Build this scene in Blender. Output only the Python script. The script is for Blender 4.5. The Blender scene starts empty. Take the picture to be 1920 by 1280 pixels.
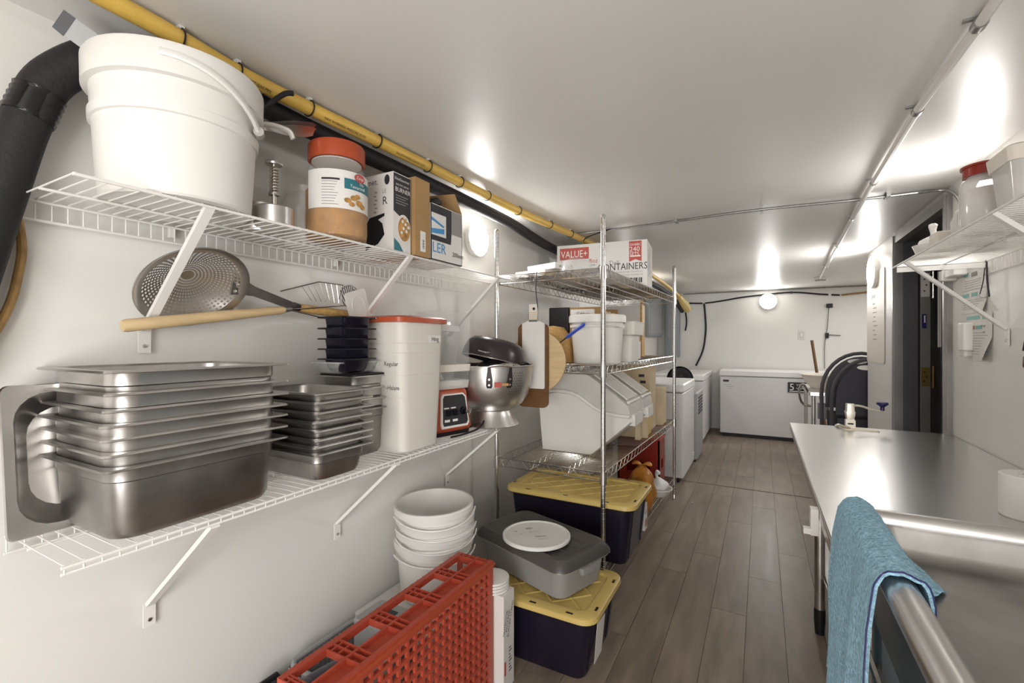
import bpy, math, random
from mathutils import Vector, Matrix
random.seed(7)
R = math.radians
PI = math.pi

# ---------------------------------------------------------------- camera, world, lights, exposure
scene = bpy.context.scene
col = scene.collection
cam_d = bpy.data.cameras.new('camera'); cam = bpy.data.objects.new('camera', cam_d); col.objects.link(cam)
cam_d.sensor_width = 36.0; cam_d.lens = 36.0*864/1920; cam_d.clip_start = .02; cam_d.clip_end = 60
cam.location = (0, 0, 1.285); cam.rotation_euler = (R(90), 0, math.atan(468/864))
scene.camera = cam
w = bpy.data.worlds.new('world'); scene.world = w; w.use_nodes = True
w.node_tree.nodes['Background'].inputs[0].default_value = (.8, .85, .9, 1)
w.node_tree.nodes['Background'].inputs[1].default_value = .3
def area(name, loc, rot, sx, sy, energy, colr=(1, 1, 1)):
    d = bpy.data.lights.new(name, 'AREA'); d.shape = 'RECTANGLE'; d.size = sx; d.size_y = sy
    d.energy = energy; d.color = colr
    o = bpy.data.objects.new(name, d); o.location = loc; o.rotation_euler = rot; col.objects.link(o); return o
area('rear_fill_light', (.05, -1.5, .85), (R(90), 0, R(16)), 1.4, 1.5, 50, (1, .995, .985))  # added area light behind the camera for even fill; no opening there
area('alcove_area_light', (1.45, 6.2, 1.98), (0, 0, 0), .5, .8, 12, (1, .98, .95))  # unseen area light under the alcove ceiling, no fitting modelled
LAMP_STRENGTH = 44
scene.cycles.diffuse_bounces = 6
scene.view_settings.view_transform = 'Standard'; scene.view_settings.look = 'None'
scene.view_settings.exposure = 0.7; scene.view_settings.gamma = 1.0
scene.view_settings.use_curve_mapping = False

# ---------------------------------------------------------------- materials
def lin(c):
    if isinstance(c, str):
        c = c.lstrip('#'); c = tuple(int(c[i:i+2], 16)/255 for i in (0, 2, 4))
    return tuple(x/12.92 if x <= .04045 else ((x+.055)/1.055)**2.4 for x in c)
def mat(name, c, rough=.5, metal=0, alpha=1, var=0, vscale=6, bump=0, bscale=60, emit=0, spec=.5, stretch=None, trans=0, ior=1.45, objvar=0, sss=0, aniso=0, rvar=0):
    m = bpy.data.materials.new(name); m.use_nodes = True
    nt = m.node_tree; b = nt.nodes['Principled BSDF']; L = nt.links.new
    c3 = lin(c); b.inputs['Base Color'].default_value = (*c3, 1)
    b.inputs['Roughness'].default_value = rough; b.inputs['Metallic'].default_value = metal
    b.inputs['Alpha'].default_value = alpha; b.inputs['Specular IOR Level'].default_value = spec
    b.inputs['Transmission Weight'].default_value = trans; b.inputs['IOR'].default_value = ior
    if aniso: b.inputs['Anisotropic'].default_value = aniso
    if sss:
        b.inputs['Subsurface Weight'].default_value = sss; b.inputs['Subsurface Radius'].default_value = (.03, .03, .03)
    if emit:
        b.inputs['Emission Color'].default_value = (*c3, 1); b.inputs['Emission Strength'].default_value = emit
    tc = None
    def coords(sc=None):
        nonlocal tc
        if tc is None: tc = nt.nodes.new('ShaderNodeTexCoord')
        mp = nt.nodes.new('ShaderNodeMapping'); L(tc.outputs['Object'], mp.inputs[0])
        mp.inputs['Scale'].default_value = sc or (1, 1, 1); return mp.outputs[0]
    if var or objvar:
        mix = nt.nodes.new('ShaderNodeMix'); mix.data_type = 'RGBA'; mix.blend_type = 'MULTIPLY'
        mix.inputs['Factor'].default_value = 1; mix.inputs['A'].default_value = (*c3, 1)
        ramp = nt.nodes.new('ShaderNodeMapRange')
        ramp.inputs['From Min'].default_value = .3; ramp.inputs['From Max'].default_value = .7
        ramp.inputs['To Min'].default_value = 1-var; ramp.inputs['To Max'].default_value = 1+var*.4
        n = nt.nodes.new('ShaderNodeTexNoise'); n.inputs['Scale'].default_value = vscale; n.inputs['Detail'].default_value = 5
        L(coords(stretch), n.inputs['Vector']); L(n.outputs['Fac'], ramp.inputs['Value'])
        out = ramp.outputs[0]
        if objvar:
            oi = nt.nodes.new('ShaderNodeObjectInfo'); r2 = nt.nodes.new('ShaderNodeMapRange')
            r2.inputs['To Min'].default_value = 1-objvar; r2.inputs['To Max'].default_value = 1+objvar
            L(oi.outputs['Random'], r2.inputs['Value'])
            mu = nt.nodes.new('ShaderNodeMath'); mu.operation = 'MULTIPLY'; L(out, mu.inputs[0]); L(r2.outputs[0], mu.inputs[1]); out = mu.outputs[0]
            ad = nt.nodes.new('ShaderNodeVectorMath'); ad.operation = 'ADD'
            L(n.inputs['Vector'].links[0].from_socket, ad.inputs[0]); L(oi.outputs['Location'], ad.inputs[1]); L(ad.outputs[0], n.inputs['Vector'])
        L(out, mix.inputs['B']); L(mix.outputs['Result'], b.inputs['Base Color'])
        if rvar:
            r3 = nt.nodes.new('ShaderNodeMapRange'); r3.inputs['To Min'].default_value = rough-rvar; r3.inputs['To Max'].default_value = rough+rvar
            L(n.outputs['Fac'], r3.inputs['Value']); L(r3.outputs[0], b.inputs['Roughness'])
    if bump:
        n = nt.nodes.new('ShaderNodeTexNoise'); n.inputs['Scale'].default_value = bscale; n.inputs['Detail'].default_value = 3
        L(coords(stretch), n.inputs['Vector'])
        bp = nt.nodes.new('ShaderNodeBump'); bp.inputs['Strength'].default_value = bump; bp.inputs['Distance'].default_value = .01
        L(n.outputs['Fac'], bp.inputs['Height']); L(bp.outputs[0], b.inputs['Normal'])
    return m
M = {}
def mk(name, *a, **k): M[name] = mat(name, *a, **k)
mk('wall', '#dfddd9', .42, var=.03, vscale=2, bump=.04, bscale=9)
mk('ceiling', '#dbd9d5', .36, var=.05, vscale=1.2, bump=.03, bscale=2.5, spec=.9)
mk('plank', '#8c7e70', .38, var=.32, vscale=5, stretch=(3.5, .55, 1), objvar=.10, bump=.04, bscale=40, rvar=.08)
mk('joint', '#665b51', .7)
mk('steel', '#cac7c4', .31, 1, var=.12, vscale=7, rvar=.1)
mk('steel_worn', '#a9a6a3', .38, 1, var=.28, vscale=9, rvar=.1)
mk('steel_top', '#d8d7d6', .27, 1, var=.03, vscale=2)
mk('steel_rim', '#cfc9c2', .2, 1)
mk('chrome', '#d6d4d2', .17, 1)
mk('aluminium', '#d0cecb', .36, 1, var=.06, vscale=5)
mk('galv', '#a5a5a3', .35, 1, var=.15, vscale=20)
mk('wire_white', '#e6e4e0', .35)
mk('white', '#e0deda', .38)
mk('white_soft', '#dfddd9', .45, var=.02, sss=.15)
mk('cream', '#dfd8cd', .45, sss=.1)
mk('frost', '#dedad3', .5, alpha=.9, sss=.2)
mk('clear', '#dfe2e2', .05, alpha=.15, spec=.8)
mk('clear_pan', '#dfe0df', .1, alpha=.28, spec=.7)
mk('clear_lid', '#eceae6', .14, alpha=.62, spec=.6)
mk('dark_pan', '#3b3537', .28, .4)
mk('black', '#17151a', .42)
mk('black_gloss', '#111016', .18)
mk('navy_black', '#14131f', .22)
mk('tub_black', '#1b1626', .32)
mk('foam', '#1c191c', .62, bump=.2, bscale=70)
mk('tape', '#0e0d10', .15)
mk('yellow_pipe', '#d0ab52', .42, var=.12, vscale=12, bump=.15, bscale=80)
mk('yellow_lid', '#cdb36a', .38, var=.06, vscale=8)
mk('red', '#ab4733', .38, var=.1, vscale=8)
mk('red_lid', '#ab4b2d', .32)
mk('red_dark', '#8f2a1f', .3)
mk('orange_powder', '#b0781a', .9, var=.3, vscale=25, bump=.3, bscale=50)
mk('grey_lid', '#4a4744', .36, bump=.1, bscale=300)
mk('grey_tub', '#8d8c8b', .36)
mk('wood', '#c79f62', .5, var=.25, vscale=14, stretch=(1, 6, 6))
mk('wood_pale', '#d2b78c', .5, var=.15, vscale=10, stretch=(1, 1, 5))
mk('wood_dark', '#6d4a27', .5, var=.2, vscale=10, stretch=(1, 1, 5))
mk('cardboard', '#a58358', .8, var=.12, vscale=10)
mk('cardboard_pale', '#c6b496', .8, var=.1, vscale=10)
mk('carton_white', '#d9d6d2', .6, var=.03)
mk('print_red', '#b4524a', .6)
mk('print_dark', '#2e2c30', .6)
mk('print_grey', '#8b8886', .6)
mk('print_light', '#e4e1dd', .6)
mk('print_blue', '#3f8bc0', .55)
mk('print_teal', '#2c6f7c', .5)
mk('print_mint', '#7fb5ae', .6)
mk('print_food', '#b98a4d', .6, var=.5, vscale=60)
mk('blue', '#3a50b4', .35)
mk('blue_knob', '#20215c', .22)
mk('towel', '#a0cbe2', .95, var=.38, vscale=170, bump=1.0, bscale=170)
mk('paper', '#dedbd7', .7, var=.03)
mk('door_grey', '#57555a', .38, var=.15, vscale=3)
mk('door_frame', '#8f8c8a', .34, .6, var=.1)
mk('header_grey', '#a3a09c', .4)
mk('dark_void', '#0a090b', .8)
mk('brass', '#8d7a45', .35, 1)
mk('freezer', '#d3d2d3', .3)
mk('freezer_lid', '#e4e4e3', .3)
mk('gasket', '#77777a', .6)
mk('unit_grey', '#9a9b9b', .45)
mk('panel_grey', '#8f9699', .45, .2)
mk('chair_navy', '#26232f', .45)
mk('chair_grey', '#47444a', .65)
mk('can_opener', '#d8d1c2', .3, .5)
mk('bag_orange', '#c5812e', .4, alpha=.85, var=.3, vscale=20, bump=.6, bscale=30)
mk('bag_white', '#eeecea', .35, alpha=.9, bump=.5, bscale=30)
mk('tan_cable', '#a5824f', .4, var=.4, vscale=30)
mk('brown_jar', '#9b5e2a', .3)
mk('purple_dark', '#2a2233', .3)
mk('lamp_white', '#f4f2ee', .4)
mk('diffuser', '#fffdf9', .5, emit=LAMP_STRENGTH)

# ---------------------------------------------------------------- mesh helpers
MW = {}          # world matrix of every root / part, kept in python
class MB:
    def __init__(s): s.v = []; s.f = []
    def add(s, vs, fs):
        o = len(s.v); s.v += [tuple(v) for v in vs]; s.f += [tuple(i+o for i in f) for f in fs]; return s
    def merge(s, other, mtx=None):
        vs = [tuple(mtx @ Vector(v)) for v in other.v] if mtx is not None else other.v
        return s.add(vs, other.f)
    def tr(s, mtx): s.v = [tuple(mtx @ Vector(v)) for v in s.v]; return s
    def box(s, x0, x1, y0, y1, z0, z1):
        return s.add([(x, y, z) for z in (z0, z1) for y in (y0, y1) for x in (x0, x1)],
                     [(0, 2, 3, 1), (4, 5, 7, 6), (0, 1, 5, 4), (2, 6, 7, 3), (0, 4, 6, 2), (1, 3, 7, 5)])
    def loft(s, loops, cap0=True, cap1=True, close=False):
        n = len(loops[0]); o = len(s.v)
        for l in loops: s.v += [tuple(p) for p in l]
        k = len(loops)
        for i in range(k if close else k-1):
            a = o+i*n; b = o+((i+1) % k)*n
            for j in range(n):
                j2 = (j+1) % n; s.f.append((a+j, a+j2, b+j2, b+j))
        if not close:
            if cap0: s.f.append(tuple(o+j for j in reversed(range(n))))
            if cap1: s.f.append(tuple(o+(k-1)*n+j for j in range(n)))
        return s
    def lathe(s, prof, n=32, c=(0, 0, 0)):
        o = len(s.v)
        idx = []
        for r, z in prof:
            if r < 1e-6: idx.append([len(s.v)]); s.v.append((c[0], c[1], c[2]+z))
            else:
                idx.append(list(range(len(s.v), len(s.v)+n)))
                for j in range(n):
                    a = 2*PI*j/n; s.v.append((c[0]+r*math.cos(a), c[1]+r*math.sin(a), c[2]+z))
        for A, B in zip(idx, idx[1:]):
            for j in range(n):
                j2 = (j+1) % n
                if len(A) == 1 and len(B) == 1: continue
                if len(A) == 1: s.f.append((A[0], B[j2], B[j]))
                elif len(B) == 1: s.f.append((A[j], A[j2], B[0]))
                else: s.f.append((A[j], A[j2], B[j2], B[j]))
        return s
    def tube(s, pts, r, n=8, closed=False, caps=True, flat=1.0):
        P_ = [Vector(p) for p in pts]; k = len(P_)
        rs = r if isinstance(r, (list, tuple)) else [r]*k
        loops = []; prev = None
        for i in range(k):
            if closed: t = P_[(i+1) % k]-P_[i-1]
            else: t = P_[min(i+1, k-1)]-P_[max(i-1, 0)]
            if t.length < 1e-9: t = Vector((0, 0, 1))
            t.normalize()
            if prev is None:
                up = Vector((0, 0, 1)) if abs(t.z) < .9 else Vector((1, 0, 0))
                a = t.cross(up).normalized()
            else:
                a = prev-t*prev.dot(t)
                a = a.normalized() if a.length > 1e-6 else t.orthogonal().normalized()
            prev = a; b = t.cross(a)
            loops.append([P_[i]+a*(rs[i]*math.cos(2*PI*j/n))+b*(rs[i]*flat*math.sin(2*PI*j/n)) for j in range(n)])
        return s.loft(loops, caps and not closed, caps and not closed, close=closed)
    def prism(s, poly, t0, t1, ax='z'):
        def q(p, t):
            return {'z': (p[0], p[1], t), 'x': (t, p[0], p[1]), 'y': (p[0], t, p[1])}[ax]
        return s.loft([[q(p, t0) for p in poly], [q(p, t1) for p in poly]])
    def build(s, name, m, parent=None, world=None, sharp=35):
        """verts are world coordinates; stored relative to the parent's frame"""
        base = MW[parent.as_pointer()] if parent is not None else Matrix()
        if parent is None and world is not None: base = world
        inv = base.inverted()
        me = bpy.data.meshes.new(name)
        me.from_pydata([tuple(inv @ Vector(v)) for v in s.v], [], s.f)
        import bmesh
        bm = bmesh.new(); bm.from_mesh(me); bmesh.ops.recalc_face_normals(bm, faces=bm.faces); bm.to_mesh(me); bm.free()
        me.materials.append(M[m])
        me.shade_smooth(); me.set_sharp_from_angle(angle=R(sharp))
        o = bpy.data.objects.new(name, me); col.objects.link(o)
        if parent is not None: o.parent = parent; MW[o.as_pointer()] = base
        else: o.matrix_world = base; MW[o.as_pointer()] = base
        return o
def rrect(cx, cy, z, hx, hy, r, n=4):
    """rounded rectangle loop at height z"""
    r = max(min(r, hx-1e-4, hy-1e-4), 1e-4); out = []
    for k, (sx, sy) in enumerate(((1, 1), (-1, 1), (-1, -1), (1, -1))):
        for i in range(n+1):
            a = PI/2*k+PI/2*i/n
            out.append((cx+sx*(hx-r)+r*math.cos(a), cy+sy*(hy-r)+r*math.sin(a), z))
    return out
def rbox(x0, x1, y0, y1, z0, z1, r=.01, e=.004, n=4):
    """box with rounded vertical corners and eased top and bottom edges"""
    cx, cy, hx, hy = (x0+x1)/2, (y0+y1)/2, (x1-x0)/2, (y1-y0)/2
    return MB().loft([rrect(cx, cy, z0, hx-e, hy-e, r-e*.5, n), rrect(cx, cy, z0+e, hx, hy, r, n),
                      rrect(cx, cy, z1-e, hx, hy, r, n), rrect(cx, cy, z1, hx-e, hy-e, r-e*.5, n)])
def tag(o, label, cat=None, group=None, kind=None):
    if label: o['label'] = label
    if cat: o['category'] = cat
    if group: o['group'] = group
    if kind: o['kind'] = kind
    return o
def thing(name, label, cat, loc=(0, 0, 0), rz=0, group=None):
    o = bpy.data.objects.new(name, None); o.empty_display_size = .05; col.objects.link(o)
    o.location = loc; o.rotation_euler = (0, 0, rz)
    MW[o.as_pointer()] = Matrix.Translation(loc) @ Matrix.Rotation(rz, 4, 'Z')
    return tag(o, label, cat, group)
def at(loc): return Matrix.Translation(loc)
def copy_tree(o, parent=None):
    c = o.copy(); col.objects.link(c)
    if parent is not None: c.parent = parent
    for ch in list(o.children): copy_tree(ch, c)
    return c
def text(s, size, origin, right, up, m, parent, name='lettering', align='LEFT', sx=1.0, lift=.0006):
    cu = bpy.data.curves.new('font', 'FONT'); cu.body = s; cu.size = size; cu.align_x = align; cu.resolution_u = 2
    to = bpy.data.objects.new('font', cu); col.objects.link(to)
    dg = bpy.context.evaluated_depsgraph_get()
    me = bpy.data.meshes.new_from_object(to.evaluated_get(dg))
    bpy.data.objects.remove(to); bpy.data.curves.remove(cu)
    rv = Vector(right).normalized(); uv = Vector(up).normalized(); nv = rv.cross(uv)
    o_ = Vector(origin)+nv*lift
    mb = MB(); mb.v = [tuple(o_+rv*(v.co.x*sx)+uv*v.co.y) for v in me.vertices]
    mb.f = [tuple(p.vertices) for p in me.polygons]
    bpy.data.meshes.remove(me)
    return mb.build(name, m, parent)
def flat(poly, m, parent, name, origin, right, up, lift=.0005, thick=.0004):
    """thin printed patch: 2-D polygon in a (right, up) frame"""
    rv = Vector(right).normalized(); uv = Vector(up).normalized(); nv = rv.cross(uv); o_ = Vector(origin)
    mb = MB().loft([[o_+rv*p[0]+uv*p[1]+nv*l for p in poly] for l in (lift-thick, lift)])
    return mb.build(name, m, parent)
def rect(w, h, x=0, y=0): return [(x, y), (x+w, y), (x+w, y+h), (x, y+h)]
def ell(rx, ry, x=0, y=0, n=20): return [(x+rx*math.cos(2*PI*i/n), y+ry*math.sin(2*PI*i/n)) for i in range(n)]
def arc(c, r, a0, a1, n, plane='xz'):
    out = []
    for i in range(n+1):
        a = R(a0+(a1-a0)*i/n); u, v = r*math.cos(a), r*math.sin(a)
        out.append({'xz': (c[0]+u, c[1], c[2]+v), 'yz': (c[0], c[1]+u, c[2]+v), 'xy': (c[0]+u, c[1]+v, c[2])}[plane])
    return out
def bez(pts, n=8):
    """Catmull-Rom through points"""
    P_ = [Vector(p) for p in pts]; out = []
    for i in range(len(P_)-1):
        p0 = P_[max(i-1, 0)]; p1 = P_[i]; p2 = P_[i+1]; p3 = P_[min(i+2, len(P_)-1)]
        for k in range(n):
            t = k/n
            out.append(.5*((2*p1)+(p2-p0)*t+(2*p0-5*p1+4*p2-p3)*t*t+(3*p1-p0-3*p2+p3)*t**3))
    out.append(P_[-1]); return out

# ---------------------------------------------------------------- the room
WL, WR, ZC, YB = -1.43, .79, 2.02, 7.45
def struct(name, mb, m, label=None):
    o = mb.build(name, m); o['kind'] = 'structure'
    if label: o['label'] = label
    return o
floor = struct('floor', MB().box(WL-.1, 2.1, -1.7, YB+.1, -.08, -.004), 'joint', 'grey brown wood-look plank floor of the kitchen aisle')
PW = .152
plank_mesh = {}
def plank(x0, x1, y0, y1):
    key = (round(x1-x0, 3), round(y1-y0, 3))
    if key not in plank_mesh:
        b = MB().box(0, key[0], 0, key[1], -.004, 0); o = b.build('plank', 'plank', floor); plank_mesh[key] = o.data
    else:
        o = bpy.data.objects.new('plank', plank_mesh[key]); col.objects.link(o); o.parent = floor
    o.location = (x0, y0, 0)
g = .0008
for zone in ((-1.65, 4.49), (4.505, 7.5)):
    for i in range(24):
        x0 = WL+i*PW; x1 = min(x0+PW, 2.0)
        if zone[0] < 4 and x0 > WR+.02: continue
        y = zone[0]-[0, .52, .23, .81, .4][i % 5]
        while y < zone[1]:
            a, b = max(y, zone[0]), min(y+1.22, zone[1])
            if b-a > .03: plank(x0+g, x1-g, a+g, b-g)
            y += 1.22
struct('ceiling', MB().box(WL-.1, 2.1, -1.7, YB+.1, ZC, ZC+.1), 'ceiling', 'glossy white panelled ceiling')
struct('wall_left', MB().box(WL-.1, WL, -1.7, YB+.1, -.08, ZC+.1), 'wall', 'white painted wall behind the wire shelves')
struct('wall_back', MB().box(WL, 2.1, YB, YB+.1, -.08, ZC+.1), 'wall', 'white far end wall behind the chest freezers')
struct('wall_front', MB().box(WL, 2.1, -1.7, -1.6, -.08, ZC+.1), 'wall')
DY0, DY1, DZ = 2.93, 3.86, 1.93
struct('wall_right', MB().box(WR, WR+.12, -1.6, DY0-.0, -.08, ZC+.05).box(WR, WR+.12, DY0, DY1, DZ+.06, ZC+.05).box(WR, WR+.12, DY1, 4.86, -.08, ZC+.05), 'wall', 'white right wall with the grey doorway')
struct('wall_alcove', MB().box(2.0, 2.1, 4.7, YB, -.08, ZC+.05), 'wall')
struct('wall_alcove_front', MB().box(WR+.121, 2.0, 4.5, 4.6, -.08, ZC+.05), 'wall')
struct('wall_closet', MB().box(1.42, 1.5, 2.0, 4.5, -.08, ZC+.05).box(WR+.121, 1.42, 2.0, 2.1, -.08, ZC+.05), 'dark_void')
# doorway
door = thing('door_1', 'dark grey metal doorway with steel frame in the right wall', None, (WR, 3.4, 0)); door['kind'] = 'structure'
MB().box(WR-.022, WR+.02, DY1-.005, DY1+.035, 0, DZ+.05).box(WR-.03, WR-.022, DY1+.012, DY1+.03, 0, DZ+.05).build('frame_post', 'door_frame', door)
MB().box(WR-.022, WR+.02, DY0-.04, DY0+.005, 0, DZ+.05).box(WR-.03, WR-.022, DY0-.03, DY0-.012, 0, DZ+.05).build('frame_post', 'door_frame', door)
MB().box(WR-.022, WR+.02, DY0, DY1, DZ, DZ+.05).build('frame_head', 'door_frame', door)
MB().box(WR-.012, WR+.0, DY0-.04, DY1+.035, DZ+.05, ZC-.012).build('header_panel', 'header_grey', door)
for y in (3.1, 3.7): MB().lathe([(0, 0), (.006, 0), (.005, .004), (0, .005)], 10).tr(at((WR-.012, y, DZ+.07)) @ Matrix.Rotation(-PI/2, 4, 'Y')).build('screw', 'steel', door)
MB().box(WR+.02, WR+.095, DY1-.006, DY1+.02, 0, DZ+.03).build('jamb_panel', 'door_grey', door)
st = MB().box(WR+.105, WR+.155, DY1-.012, DY1+.02, 0, DZ+.03).build('jamb_strip', 'door_frame', door)
MB().box(WR+.097, WR+.104, DY1-.004, DY1+.02, 0, DZ+.03).build('jamb_groove', 'dark_void', door)
MB().box(WR+.02, WR+.16, DY0, DY1, DZ+.0, DZ+.03).build('jamb_head', 'door_grey', door)
MB().box(WR+.19, WR+.235, DY0-.1, DY1-.06, .01, DZ).build('leaf', 'door_grey', door)
for z0, z1, m in ((1.57, 1.72, 'carton_white'), (1.0, 1.12, 'brass')):
    h = MB().box(WR+.108, WR+.15, DY1-.018, DY1-.012, z0, z1).build('hinge', m, door)
    MB().lathe([(0, 0), (.007, 0), (.007, z1-z0+.02), (0, z1-z0+.02)], 10).tr(at((WR+.168, DY1-.02, z0-.01))).build('hinge_pin', 'steel' if m != 'brass' else 'brass', h)
    for zz in (.25, .5, .75): MB().box(WR+.12+.01*(zz == .5), WR+.128+.01*(zz == .5), DY1-.0195, DY1-.018, z0+(z1-z0)*zz-.004, z0+(z1-z0)*zz+.004).build('screw_hole', 'black', h)
stk = MB().box(WR+.112, WR+.134, DY1-.0185, DY1-.012, 1.37, 1.46).build('sticker', 'blue_knob', door)
MB().box(WR+.122, WR+.129, DY1-.0192, DY1-.0185, 1.405, 1.452).build('sticker_print', 'print_light', stk)
MB().box(WR+.175, WR+.188, DY1-.09, DY1-.07, 1.25, 1.72).build('seal_strip', 'white', door)
MB().box(WR+.15, WR+.19, DY0+.05, DY0+.10, 1.02, 1.1).build('latch_box', 'galv', door)
# small blue tag on the wall beside the door
tag(MB().box(WR-.006, WR, 3.93, 3.97, 1.49, 1.57).build('wall_tag', 'blue_knob'), 'small dark blue tag stuck on the wall left of the doorway', 'tag')

# ---------------------------------------------------------------- wall lamps
def lamp(label, c, n, r=.108):
    """round surface lamp, n is the direction it faces"""
    t = thing('wall_lamp', label, 'lamp', c, 0, 'round wall lamps')
    q = at(c) @ Vector(n).to_track_quat('Z', 'Y').to_matrix().to_4x4()
    MB().lathe([(0, 0), (r, 0), (r*1.02, .012), (r*1.02, .03), (r*.97, .034), (r*.97, .03)], 40).tr(q).build('base_ring', 'lamp_white', t)
    MB().lathe([(r*.965, .028), (r*.95, .037), (r*.8, .045), (r*.4, .05), (0, .051)], 40).tr(q).build('diffuser', 'diffuser', t)
lamp('glowing round lamp on the left wall beside the sealer box', (WL, 2.19, 1.865), (1, 0, 0), .1)
lamp('glowing round lamp high on the far end wall', (.08, YB, 1.85), (0, -1, 0))
lamp('glowing round lamp on the right wall left of the doorway', (WR, 4.53, 1.832), (-1, 0, 0), .125)
lamp('round lamp on the right wall hidden behind the jars of the wire shelf', (WR, 2.43, 1.84), (-1, 0, 0), .085)
lamp('round lamp on the left wall hidden behind the deli carton', (WL, 5.3, 1.86), (1, 0, 0))
lamp('added round lamp on the right wall behind the viewpoint', (WR, -1.0, 1.85), (-1, 0, 0), .08)  # unseen extra lamp, put behind the camera to light the near end
# ---------------------------------------------------------------- wire wall shelves
def wire_shelf(name, label, y0, y1, xf, xb, z, lip_x, lipz, side, brackets, step=.0275, frontlip=.0, dash=None):
    """xf front edge, xb wall edge; lip hangs at lip_x down to lipz"""
    t = thing(name, label, 'wire shelf', ((xf+xb)/2, (y0+y1)/2, z), 0)
    sg = 1 if xb > xf else -1
    wires = MB(); n = int((y1-y0)/step)
    for i in range(n+1):
        y = y0+.004+(y1-y0-.008)*i/n
        pts = [(xf, y, z), (xb-sg*.004, y, z), (xb, y, z-.006), (xb, y, lipz)]
        if frontlip: pts = [(xf, y, z-frontlip)]+pts
        wires.tube(pts, .0017, 5)
    wires.build('deck_wires', 'wire_white', t)
    xm = xf+(xb-xf)*.55
    for x, zz, r in ((xf, z-.0035, .0036), (xm, z-.0045, .003), (xb-sg*.006, z-.0045, .003), (xb, lipz, .0034)):
        MB().tube([(x, y0, zz), (x, y1, zz)], r, 8).build('rail', 'wire_white', t)
    if frontlip: MB().tube([(xf+sg*.002, y0, z-frontlip), (xf+sg*.002, y1, z-frontlip)], .0034, 8).build('rail', 'wire_white', t)
    wallx = xb+sg*.012
    for y, zf in brackets:
        s_ = MB(); w_ = .0105
        a = Vector((xf+sg*.012, y, z-.012-frontlip)); b = Vector((wallx-sg*.006, y, zf+.03))
        d = (b-a).normalized(); nrm = Vector((0, 1, 0)).cross(d)*.0055
        lp = []
        for p in (a-d*.012, b): lp.append([p+Vector((0, w_, 0))+nrm, p+Vector((0, -w_, 0))+nrm, p+Vector((0, -w_, 0))-nrm*1.0, p+Vector((0, w_, 0))-nrm])
        s_.loft(lp)
        st_ = s_.build('strut', 'wire_white', t)
        pl = MB().box(min(wallx, wallx-sg*.004), max(wallx, wallx-sg*.004), y-.014, y+.014, zf-.03, zf+.032).build('foot_plate', 'wire_white', st_)
        MB().lathe([(0, 0), (.0055, 0), (.0045, .003), (0, .0035)], 10).tr(at((wallx-sg*.004, y, zf-.012)) @ Matrix.Rotation(-sg*PI/2, 4, 'Y')).build('screw', 'steel', st_)
    for k in range(max(1, int((y1-y0)/.55))):
        y = y0+.3+.55*k
        MB().box(min(xb, wallx), max(xb, wallx), y-.006, y+.006, z-.03, z-.004).build('wall_clip', 'white', t)
    return t
wire_shelf('wire_wall_shelf', 'upper white wire shelf on the left wall carrying the big bucket and jar', .36, 2.095, -1.112, -1.405, 1.597, None, 1.552, -1, ((.6, 1.285), (1.29, 1.285), (1.925, 1.285)))
wire_shelf('wire_wall_shelf', 'lower white wire shelf on the left wall carrying stacked steel pans', .345, 1.985, -1.115, -1.41, .877, None, .835, -1, ((.613, .565), (1.225, .565), (1.925, .575)), frontlip=.016)
SH1, SH2 = 1.5995, .8795

# ---------------------------------------------------------------- pipes along the left ceiling edge
yp = bez([(-1.17, -1.55, 1.99), (-1.175, -.4, 1.99), (-1.185, .45, 1.99), (-1.205, .75, 1.988), (-1.19, 1.2, 1.99), (-1.155, 2.2, 1.99), (-1.095, 2.92, 1.99), (-1.03, 4.0, 1.985), (-.985, 5.3, 1.955), (-.93, 6.1, 1.87), (-.895, 6.5, 1.775)], 10)
t = thing('gas_pipe', 'yellow coated gas pipe strapped along the left edge of the ceiling', 'pipe', (-1.18, 1, 1.99))
MB().tube(yp, .0205, 14).build('coated_tube', 'yellow_pipe', t)
for y in (.30, .58, .73, .95, 1.21, 1.235, 1.52, 1.66, 1.95, 2.2, 2.55, 2.8, 3.4):
    p = min(yp, key=lambda q: abs(q.y-y))
    ring = MB().tube([(p.x+.0235*math.cos(a), p.y, p.z+.0235*math.sin(a)) for a in [2*PI*i/18 for i in range(18)]], .0022, 6, closed=True)
    z_ = ring.build('cable_tie', 'black', t)
    MB().box(p.x-.008, p.x+.008, p.y-.006, p.y+.006, p.z+.021, ZC-.001).build('tie_mount', 'clear_lid', z_)
def pipe_text(s, y, size=.014):
    p = min(yp, key=lambda q: abs(q.y-y)); q2 = min(yp, key=lambda q: abs(q.y-y-.2)); d = (q2-p).normalized()
    n = Vector((.75, 0, -.66)); u = n.cross(d).normalized(); n = d.cross(u)
    text(s, size, p+n*.0205-u*.005, d, u, 'print_dark', t, lift=.0012)
pipe_text('CSA FLEX GAS', .33, .013); pipe_text('POLYETHYLENE COATED CSST GAS PIPE', .60, .011); pipe_text('MAX WORKING PRESSURE 25 PSI', .97, .011); pipe_text('POLYETHYLENE COATED CSST', 1.26, .011)
MB().tube([(-.93, 6.15, 1.86), (-.90, 6.5, 1.77), (-.885, 6.62, 1.72)], [.035, .06, .05], 10).build('foam_end', 'yellow_lid', t)

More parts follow.
